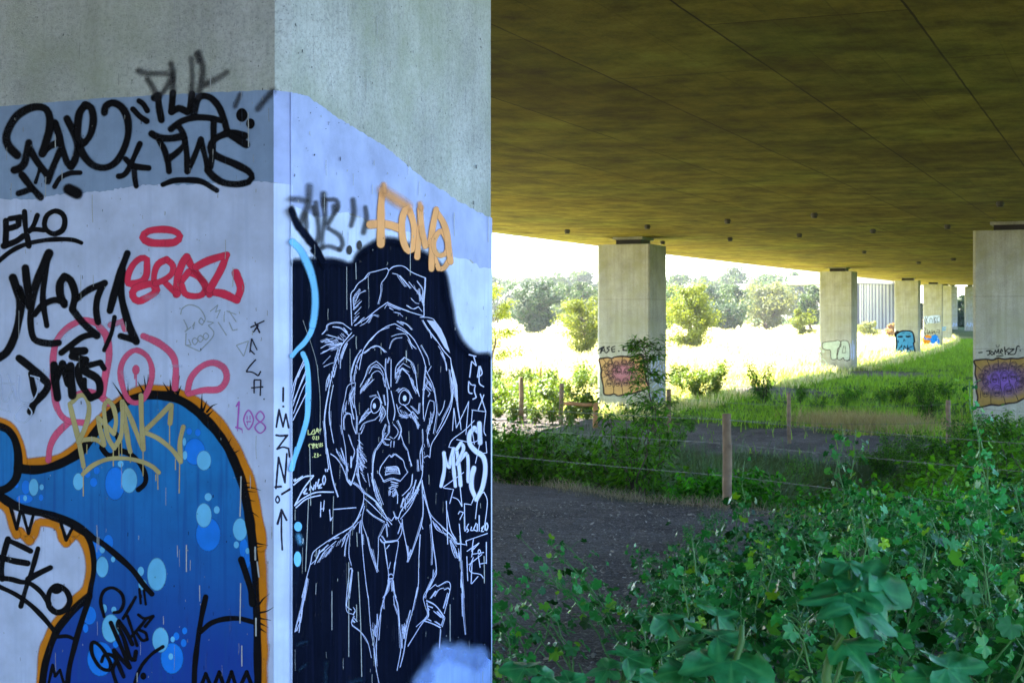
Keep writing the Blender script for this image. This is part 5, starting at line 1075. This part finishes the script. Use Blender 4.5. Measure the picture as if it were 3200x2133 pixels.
for px,Y,h,lab in ((2385,36,1.15,'lone thin weed standing in the sunlit grass near the shadow edge'),(2900,30,.9,'brownish dark bush just left of the right-hand pillar'),(2160,28,.42,'leafy weed at the foot of the sapling by the far fence')):
    X,_=pt(px,Y); plant('shrub',lab,'bush','single weeds on the shaded strip',SHR[2],(X,Y,gz(X,Y)),0,h,mS)
# sapling
def sapling():
    rg=np.random.default_rng(5); st=MB(); P=[];U=[];T=[]
    tr=[np.array((0,0,0)),np.array((-.03,0,.45)),np.array((-.10,.02,.9)),np.array((-.14,0,1.35)),np.array((-.2,0,1.75))]
    st.tube(tr,[.022,.018,.013,.008,.004],6)
    for q in range(74):
        t=rg.uniform(.12,1); f=t*4; i=min(3,int(f)); p=tr[i]*(1-(f-i))+tr[i+1]*(f-i); a=rg.uniform(0,6.283); L=rg.uniform(.2,.68)*(1.15-.65*t)
        e=p+np.array((math.cos(a)*L,math.sin(a)*L*.6,L*rg.uniform(.15,.75))); mid=(p+e)/2+np.array((0,0,.05*L)); st.tube([p,mid,e],[.006,.004,.002],4)
        for k in range(int(36*L)+6):
            u=rg.uniform(.15,1.05); P.append(p+(e-p)*u+rg.normal(size=3)*.03); U.append((rg.normal()*.5,rg.normal()*.5,.8)); T.append((math.cos(a)+rg.normal()*.6,math.sin(a)+rg.normal()*.6,-.3))
    v,f=stamp(LAN[0],LAN[1],np.array(P),unit(np.array(U)),RNG.uniform(.07,.14,len(P)),np.array(T)); return st.mesh('stems'),npmesh('leaves',v,f)
X,Y=pt(2050,24.6); plant('sapling','thin branching sapling in front of the orange cell mural pillar','sapling',None,sapling(),(X,Y,gz(X,Y)-.03),0,1.0,mS)
X,Y=pt(1965,25.2); plant('shrub','leafy bush under the sapling, left side','bush',None,SHR[0],(X,Y,gz(X,Y)-.1),1,.55,mS)
X,Y=pt(2110,24.9); plant('shrub','leafy bush under the sapling, right side against the pillar corner','bush',None,SHR[1],(X,Y,gz(X,Y)-.1),2,.62,mS)

def blades(name, label, mat, pos, L, w, lean, kind=None, cat=None, group=None, curve=.35, seg=2):
    """grass: each blade a tapering strip leaning over"""
    N=len(pos); az=RNG.uniform(0,6.283,N); dirv=np.stack([np.cos(az),np.sin(az)],1); side=np.stack([-np.sin(az),np.cos(az)],1)
    L=np.asarray(L)*np.ones(N); w=np.asarray(w)*np.ones(N); ln=RNG.uniform(.15,1.0,N)*lean
    rows=[]
    for i in range(seg+1):
        t=i/seg; o=dirv*(L*ln*(t*(1-curve)+curve*2*t*t))[:,None]; z=L*(t-.38*ln*t*t); ww=(w*(1-t*.9)/2)[:,None]*side
        for s in (-1,1): rows.append(np.concatenate([pos[:,:2]+o+ww*s,(pos[:,2]+z)[:,None]],1))
    V=np.stack(rows,1); m=2*(seg+1); F=[]
    for i in range(seg): F.append((2*i,2*i+1,2*i+3,2*i+2))
    FF=(np.array(F)[None]+(np.arange(N)*m)[:,None,None]).reshape(-1,4)
    return tag(link(name,npmesh(name,V.reshape(-1,3),FF),mat),label,cat,group,kind)
def onground(x,y): return np.stack([x,y,height(x,y)-.01],1)
# sedge tussocks in the ditch
for i,(px,dd,h) in enumerate(((1700,2.6,.9),(1790,2.9,.85),(1880,3.0,.9),(1960,2.6,.8),(2060,3.2,.8),(1640,2.2,.7),(2180,3.0,.75),(2290,3.2,.7),(2000,4.6,.8),(2250,4.8,.7),(2420,4.4,.6),(1820,5.0,.85),(1580,3.4,.8),(1700,4.6,.8))):
    r=(px-CX)/F; Y=(dd+1.4948+9.38)/(r*.74+.67); X=r*Y; n=420
    q=np.abs(RNG.normal(size=n))*.13; a=RNG.uniform(0,6.283,n)
    o=blades('sedge_tussock',None,L_sed,np.stack([q*np.cos(a),q*np.sin(a),np.zeros(n)],1),RNG.uniform(.6,1.25,n)*h*1.45,.013,.95,None,None,None,seg=4)
    tag(o,'dark tussock of long arching sedge blades in the ditch behind the path edge','grass tuft','sedge tussocks in the ditch'); o.location=(X,Y,gz(X,Y)-.03)
def band(n, ymin, ymax, fx, power=1.0):
    y=ymin+(ymax-ymin)*RNG.uniform(0,1,n)**power; lo,hi=fx(y); x=lo+(hi-lo)*RNG.uniform(0,1,n); return x,y
def shade_edge(y): return np.array([refx(v) for v in y])-12.0
# shaded grass under the viaduct
x,y=band(120000,20,130,lambda y:(np.array([refx(v) for v in y])-14,np.minimum(y*.37+1,np.array([refx(v) for v in y])+1)),1.7)
k=RNG.uniform(0,1,len(x))>np.clip(dirtw(x,y)*1.25,0,.985); k&=bankd(x,y)>7.5; x,y=x[k],y[k]
blades('grass',None,L_grass,onground(x,y),RNG.uniform(.05,.24,len(x))*(1.1+.5*np.sin(x*1.1)*np.sin(y*.8)+.4*np.sin(2.7*x+y*.5)),.010+.00035*y,.8,'stuff')
# dry pale patch
x=6.95+RNG.normal(0,.35,6500)+RNG.choice(RNG.normal(0,.5,40),6500); y=29.2+RNG.normal(0,1.0,6500)+(x-6.95)*-.5
blades('dry_grass',None,L_dry,onground(x,y),RNG.uniform(.1,.42,len(x)),.013,.9,'stuff')
x,y=(0,0); x=RNG.choice(RNG.uniform(-3.4,4.2,60),3600)+RNG.normal(0,.16,3600); dd=RNG.normal(.0,.17,3600); y=14+(dd-(x-2.02)*.74)/.67
blades('straw_fringe',None,L_straw,onground(x,y),RNG.uniform(.04,.17,len(x)),.006,1.4,'stuff')
# ditch and bank undergrowth
x=RNG.uniform(-3,9,15000); dd=RNG.uniform(.5,7.6,15000); y=14+(dd-(x-2.02)*.74)/.67
blades('bank_grass',None,L_sed,onground(x,y),RNG.uniform(.12,.4,len(x)),.010,.9,'stuff',seg=3)
# sunlit meadow
x,y=band(90000,27,200,lambda y:(-y*.06-3,np.array([refx(v) for v in y])-10),1.8)
k=(bankd(x,y)>8.5)&(dirtw(x,y)<.6); x,y=x[k],y[k]
blades('meadow_grass',None,L_mead,onground(x,y),RNG.uniform(.15,.48,len(x))*np.interp(y,[27,70],[.6,1.0]),.012+.0006*y,.7,'stuff')
# leaf litter and chips on the trodden dirt
n=16000; y=4+10.5*RNG.uniform(0,1,n)**.8; x=y*RNG.uniform(-.05,.30,n); k=bankd(x,y)<.2; x,y=x[k],y[k]
nb=1500; x2=RNG.uniform(0,9,nb); d2=RNG.uniform(7.8,11.5,nb); y2=14+(d2-(x2-2.02)*.74)/.67; x=np.concatenate([x,x2]); y=np.concatenate([y,y2])
pos=onground(x,y)+np.array((0,0,.016)); up=unit(np.stack([RNG.normal(0,.3,len(x)),RNG.normal(0,.3,len(x)),np.ones(len(x))],1))
CH=(np.array([(-.5,-.16,0),(.5,-.12,.08),(.42,.18,.02),(-.45,.2,.1)]),[(0,1,2,3)])
v,f=stamp(CH[0],CH[1],pos,up,RNG.uniform(.006,.034,len(x))*np.where(RNG.uniform(0,1,len(x))>.97,2.2,1))
tag(link('litter',npmesh('litter',v,f),leafmat('litter_chips',(.12,.10,.085),(.38,.33,.28),.0,.8,.2,(.6,.56,.5))),kind='stuff')
n=900; y=4+10*RNG.uniform(0,1,n); x=y*RNG.uniform(-.03,.28,n); k=bankd(x,y)<.1; x,y=x[k],y[k]
ST=[(1,0,0),(-1,0,0),(0,1,0),(0,-1,0),(0,0,1),(0,0,-1)]; STF=[(0,2,4),(2,1,4),(1,3,4),(3,0,4),(2,0,5),(1,2,5),(3,1,5),(0,3,5)]
pos=onground(x,y)+np.array((0,0,.01)); v,f=stamp(np.array(ST)*np.array((1,.75,.55)),STF,pos,np.tile(np.array([[0,0,1.0]]),(len(x),1)),RNG.uniform(.006,.022,len(x)))
tag(link('pebbles',npmesh('pebbles',v,f),simple('pebble',(.2,.185,.175),var=.4,scale=20)),kind='stuff')

# ------------------------------------------------------------------ fences
def fence(name, label, pts, heights, rads, wires, sag=.03):
    r=tag(empty(name,(pts[0][0],pts[0][1],gz(*pts[0]))),label,'fence'); b=np.array((pts[0][0],pts[0][1],gz(*pts[0])))
    rg=np.random.default_rng(int(abs(pts[0][0])*100)+3)
    for (x,y),h,rad in zip(pts,heights,rads):
        mb=MB(); z=gz(x,y); tx,ty=rg.normal(0,.012,2); k=8
        P=[np.array((x+tx*h*i/(k-1)+rg.normal(0,.003),y+ty*h*i/(k-1)+rg.normal(0,.003),z-.3+(h+.3)*i/(k-1)))-b for i in range(k)]
        mb.tube(P,[rad*(1.06-.1*i/(k-1))*rg.uniform(.95,1.05) for i in range(k)],9); mb.tube([P[-1],P[-1]+np.array((0,0,.008))],[rad*.97,rad*.8],9)
        mb.build('post',L_saw,r,True)
    for wz in wires:
        mb=MB(); P=[]
        for (x0,y0),(x1,y1) in zip(pts,pts[1:]):
            z0=gz(x0,y0)+wz; z1=gz(x1,y1)+wz; n=14
            for i in range(n): t=i/n; P.append(np.array((x0+(x1-x0)*t,y0+(y1-y0)*t-.05,z0+(z1-z0)*t-sag*4*t*(1-t)))-b)
        P.append(np.array((pts[-1][0],pts[-1][1]-.05,gz(*pts[-1])+wz))-b)
        mb.tube(P,.0026,4)
        tot=[(P[i],P[i+1]) for i in range(len(P)-1)]
        for a,c in tot:
            L=np.linalg.norm(c-a)
            for q in range(max(1,int(L/.14))):
                p=a+(c-a)*((q+.5)/max(1,int(L/.14)))
                for _ in range(2): d=rg.normal(size=3); d/=np.linalg.norm(d); mb.tube([p-d*.016,p+d*.016],.0022,3,False)
        mb.build('barbed_wire',L_wire,r)
    return r
p1=(2.02,14.0); fence('barbed_wire_fence','barbed wire fence with one thick brown post along the edge of the dirt path',[(-2.9,19.4),p1,(6.4,9.2)],[.85,.87,.85],[.042,.044,.042],[.82,.60,.30])
B=[pt(1630,30.5),pt(1752,29.8),pt(2089,27.5),pt(2467,25.6),pt(2965,25.0),pt(3330,24.0)]
fence('barbed_wire_fence','barbed wire fence with slim posts beyond the ditch',B,[.9,.82,.8,.86,.72,.8],[.05,.046,.045,.034,.042,.04],[.66,.36])
X,Y=pt(1688,44); mb=MB(); mb.tube([(0,0,-.2),(0,0,.35),(.004,0,.62)],[.05,.05,.048],8); o=mb.build('stake',L_rail,None,True); o.location=(X,Y,gz(X,Y)); tag(o,'short orange-brown stake in the sunlit weeds behind the far fence','stake')
r=tag(empty('wooden_rail',(*pt(1860,28.6),0)),'low rough wooden rail on a short post, left of the orange cell mural pillar','rail')
mb=MB(); mb.tube([(0,0,-.2),(0,0,.2),(.01,0,.50)],[.055,.052,.05],8); mb.build('post',L_rail,r,True)
mb=MB(); mb.tube([(.05,0,.485),(-.2,.01,.475),(-.42,.03,.50),(-.60,.04,.50)],[.036,.034,.036,.034],8); mb.build('rail',L_rail,r,True)

# ------------------------------------------------------------------ trees and the field beyond
def tree_mesh(seed, w, h, trunk, nb, nl, leaf, base=.12, T=DIA, gap=.55, stems=1, dome=1.0, clump=None):
    rg=np.random.default_rng(seed); st=MB(); P=[];U=[]; tips=[]
    for s in range(stems):
        a0=rg.uniform(0,6.283); off=(.02 if stems==1 else .22)*w*rg.uniform(.3,1); top=np.array((math.cos(a0)*off,math.sin(a0)*off,h*.86*rg.uniform(.75,1)))
        bs=np.array((math.cos(a0),math.sin(a0),0))*(.0 if stems==1 else .08); k=7
        tp=[bs+(top-bs)*(i/(k-1))+rg.normal(size=3)*.018*h*(i>0)*np.array((1,1,.2)) for i in range(k)]
        st.tube(tp,list(np.linspace(trunk,trunk*.2,k)/(1 if stems==1 else 1.6)),6)
        for q in range(nb//stems):
            t=rg.uniform(base,.98); f=t*(k-1); i=min(k-2,int(f)); p=tp[i]*(1-(f-i))+tp[i+1]*(f-i); a=rg.uniform(0,6.283)
            prof=math.sin(math.pi*min(1,max(.08,(t-base*.6)/(1.03-base*.6)))**.75)**.7
            L=w*.5*prof*rg.uniform(.55,1.12)*dome; e=p+np.array((math.cos(a)*L,math.sin(a)*L,L*rg.uniform(.15,.75)))
            e[2]=min(e[2],h); mid=(p+e)/2+rg.normal(size=3)*.05*L; st.tube([p,mid,e],[trunk*.28,trunk*.16,trunk*.06],4)
            tips+= [(p*.35+e*.65,L*.22),(e,L*.3),(mid,L*.18)]
    tips=tips or [(np.array((0,0,h*.6)),w*.3)]
    nl=int(nl*2.6); leaf*=1.15; m=max(1,nl//len(tips))
    for c,rad in tips:
        rad=max(rad,.085*w)*rg.uniform(.8,1.5); n=int(m*rg.uniform(.5,1.5))
        d=rg.normal(size=(n,3)); d/=np.linalg.norm(d,axis=1,keepdims=True); q=c+d*rad*rg.uniform(.25,1.0,(n,1))**.6*np.array((1.15,1.15,.8)); P.append(q); U.append(d+np.array((0,0,.5))+rg.normal(size=(n,3))*.4)
    P=np.concatenate(P);U=unit(np.concatenate(U)); P[:,2]=np.maximum(P[:,2],.05)
    v,f=stamp(T[0],T[1],P,U,leaf*RNG.uniform(.6,1.4,len(P))); return st.mesh('trunk',True),npmesh('crown',v,f)
B_bark=simple('field_bark',(.13,.10,.075))
def leafset(n,c1,c2,tr=.4): return leafmat(n,c1,c2,tr,.55,.25)
T_yel=leafset('yellow_green_leaf',(.09,.13,.015),(.20,.24,.03),.45); T_dk=leafset('dark_willow_leaf',(.012,.034,.010),(.035,.075,.02),.2); T_gry=leafset('grey_green_leaf',(.035,.075,.022),(.09,.15,.04),.3); T_pal=leafset('pale_leaf',(.14,.17,.08),(.26,.29,.15),.4)
def tree(name,label,px,py_top,py_base,wpx,Y,mat,seed,group,trunk=.12,nb=40,nl=3500,leaf=.16,stems=1,base=.12,cat='tree',lean=0):
    X=(px-CX)/F*Y; h=(py_base-py_top)/F*Y; w=wpx/F*Y
    r=tag(empty(name,(X,Y,gz(X,Y)-.05)),label,cat,group); a,b=tree_mesh(seed,w,h,trunk,nb,nl,leaf,base,stems=stems)
    link('trunk' if stems==1 else 'stems',a,B_bark,r); link('crown',b,mat,r); return r
G1='shrubs dotted over the sunlit meadow'; G2='trees lining the far side of the meadow'
tree('hawthorn','sprawling yellow-green hawthorn at the nearest pillar edge, branches reaching right',1535,890,1290,190,46,T_yel,51,G1,.05,34,1500,.07,5,.05)
tree('shrub_tree','pale open shrub with bare stems left of the orange mural pillar',1836,885,1105,200,80,T_yel,52,G1,.06,46,4200,.11,5,.05)
tree('shrub_tree','upright yellow-green shrub just right of the orange mural pillar',2150,862,1090,172,96,T_yel,53,G1,.07,84,7000,.12,6,.02)
tree('shrub_tree','small round bush in the field just left of the TA pillar',2500,945,1046,82,150,T_yel,54,G1,.05,34,2400,.16,5,.1,'bush')
tree('broad_tree','dark rounded tree at the meadow edge between the nearest pillar and the orange mural pillar',1672,855,1030,215,170,T_dk,55,G2,.25,60,6500,.26,3,.02)
tree('broad_tree','pale tree behind the left shrub, beside the orange mural pillar',1800,850,1022,130,210,T_gry,56,G2,.25,50,4200,.28,2,.05)
tree('broad_tree','bluish green tree peeping out right behind the upright shrub',2075,845,1020,150,200,T_gry,57,G2,.25,50,4200,.28,2,.05)
tree('broad_tree','dark green tree with leaning crown, second right of the upright shrub',2205,832,1015,110,220,T_dk,58,G2,.25,50,4200,.28,1,.1)
tree('broad_tree','tall grey-green tree in the middle of the far tree line',2298,826,1014,130,225,T_gry,59,G2,.3,56,4800,.3,2,.06)
tree('broad_tree','whitish pale willow tree left of the small round bush',2395,848,1014,175,215,T_pal,60,G2,.3,60,5600,.28,3,.03)
tree('broad_tree','grey-green birch-like tree directly left behind the TA pillar',2535,840,1014,110,210,T_gry,61,G2,.25,50,4200,.28,1,.08)
tree('broad_tree','dark low willow under the tall grey-green tree',2260,930,1016,170,205,T_dk,62,G2,.2,44,4000,.26,3,.02)
tree('shrub_tree','pale rounded bush in front of the ribbed grey building',2712,960,1012,66,150,T_pal,63,G1,.06,36,2600,.16,5,.05,'bush')
tree('shrub_tree','reddish shrub at the left edge of the skull pillar',2787,962,1014,30,140,leafset('reddish_leaf',(.22,.13,.08),(.33,.22,.13)),64,G1,.05,26,1500,.14,4,.05,'bush')
tree('broad_tree','dark green tree between the two far grey pillars',3004,896,1030,60,262,T_dk,65,G2,.3,60,5200,.36,2,.02)
tree('broad_tree','thin dark tree seen between the skull pillar and the small monster pillar',2880,905,1024,36,240,T_dk,66,G2,.3,40,3000,.34,1,.02)
for i in range(14):   # the pale wood on the rise far behind
    px=1480+i*92+random.uniform(-20,20); Y=random.uniform(380,440); top=random.uniform(792,848)
    if 2560<px<2640: continue
    tree('distant_tree','faint pale tree in the hazy wood far behind the meadow','' or px,top,1006,random.uniform(120,190),Y,T_gry,80+i,'hazy trees far behind the meadow',.4,34,1800,.8,1,.05)
# sunlit weeds left of the orange mural pillar
WD=[shrub(71,1.1,.8,14,700,.10),shrub(72,.9,1.0,12,600,.11)]
L_wd=leafmat('sunlit_weed_leaf',(.05,.10,.012),(.12,.19,.02),.35,.5,.3)
for i in range(50):
    px=random.choice((random.uniform(1535,1860),random.uniform(1535,1760),random.uniform(1535,1860),random.uniform(2110,2260))); Y=random.uniform(28.5,46) if px<2000 else random.uniform(38,50); X,_=pt(px,Y)
    plant('weed','leafy green weed in the glaring sunlit grass around the orange mural pillar','weed','weeds in the sunlit grass',WD[i%2],(X,Y,0),random.uniform(0,6),random.uniform(.5,.95),(L_twig,L_wd))
# ribbed building beyond the meadow
bl=tag(empty('ribbed_building',(0,0,0)),'long pale grey building with vertical ribs behind the skull pillar','building')
M_pan=simple('pale_panel',(.23,.24,.30),rough=.6,var=.06,scale=.5); M_pan2=simple('painted_shade_panel',(.10,.11,.17),rough=.6,var=.08); M_rib=simple('white_rib',(.72,.72,.7),var=.05); M_roof=simple('white_roof_edge',(.75,.75,.74),var=.04)
A=np.array((*pt(2640,196),0)); Bq=np.array((*pt(2850,206),0)); dv=(Bq-A)[:2]; Lw=np.linalg.norm(dv); dv/=Lw; rz=math.atan2(dv[1],dv[0]); nv=np.array((dv[1],-dv[0])); hh=6.3
def along(s,o=0): q=A[:2]+dv*s+nv*o; return q
c=along(Lw/2,-.6); mb=MB(); mb.box((c[0],c[1],hh/2-.2),(Lw,1.2,hh+.4),rz); mb.build('wall',M_pan,bl)
c=along(Lw/2,-.4); mb=MB(); mb.box((c[0],c[1],hh+.42),(Lw+.2,1.8,.75),rz); mb.build('roof',M_roof,bl)
ns=16
for i in range(ns):
    s=Lw*(.2+.8*((i+.5)/ns)**1.25); c=along(s,.09); mb=MB(); mb.box((c[0],c[1],hh/2-.01),(.16 if i%3 else .3,.17,hh-.03),rz); mb.build('rib',M_rib,bl)
c=along(Lw*.22,.05); mb=MB(); mb.box((c[0],c[1],hh/2-.02),(Lw*.10,.09,hh-.06),rz); mb.build('wall_shade_panel',M_pan2,bl)  # stretch of wall in shade, its shade painted as a dark bluish strip

hz=bpy.data.materials.new('haze_air'); hz.use_nodes=True; nt=hz.node_tree; nt.nodes.clear()
pv=nt.nodes.new('ShaderNodeVolumePrincipled'); pv.inputs['Color'].default_value=(.93,.95,1,1); pv.inputs['Density'].default_value=.00022; pv.inputs['Anisotropy'].default_value=.3
oo=nt.nodes.new('ShaderNodeOutputMaterial'); nt.links.new(pv.outputs[0],oo.inputs['Volume'])
mb=MB(); mb.box((0,550,11),(2100,2100,27)); tag(mb.build('haze',hz),kind='stuff')
# ------------------------------------------------------------------ light, sky, camera
SUN=Vector((-.75,.66,0)).normalized(); EL=math.radians(50)
sd=Vector((SUN.x*math.cos(EL),SUN.y*math.cos(EL),math.sin(EL)))
sl=bpy.data.lights.new('sun','SUN'); sl.energy=5.0; sl.angle=math.radians(.53); sl.color=(1.0,.93,.80)
so=bpy.data.objects.new('sun',sl); COL.objects.link(so); so.rotation_euler=sd.to_track_quat('Z','Y').to_euler()
w=bpy.data.worlds.new('World'); SC.world=w; w.use_nodes=True; nt=w.node_tree; nt.nodes.clear()
sky=nt.nodes.new('ShaderNodeTexSky'); sky.sky_type='NISHITA'; sky.sun_disc=False; sky.sun_elevation=EL; sky.sun_rotation=math.atan2(SUN.x,SUN.y); sky.altitude=50; sky.air_density=1.0; sky.dust_density=.3; sky.ozone_density=3.5
bg=nt.nodes.new('ShaderNodeBackground'); bg.inputs[1].default_value=.088; nt.links.new(sky.outputs[0],bg.inputs[0])
ow=nt.nodes.new('ShaderNodeOutputWorld'); nt.links.new(bg.outputs[0],ow.inputs[0])
cam=bpy.data.cameras.new('camera'); co=bpy.data.objects.new('camera',cam); COL.objects.link(co)
cam.sensor_width=36; cam.lens=36*F/3200; cam.shift_y=-(1066.5-CY)/3200; cam.clip_end=5000; cam.clip_start=.05
co.location=(0,0,EYE); co.rotation_euler=(math.pi/2,0,0)
cam.dof.use_dof=True; cam.dof.focus_distance=6.0; cam.dof.aperture_fstop=13
SC.camera=co
SC.view_settings.view_transform='Standard'; SC.view_settings.look='None'; SC.view_settings.gamma=1.0; SC.view_settings.exposure=3.38
SC.cycles.transparent_max_bounces=40; SC.cycles.max_bounces=8; SC.cycles.diffuse_bounces=5; SC.cycles.caustics_reflective=False; SC.cycles.caustics_refractive=False
SC.cycles.use_denoising=True
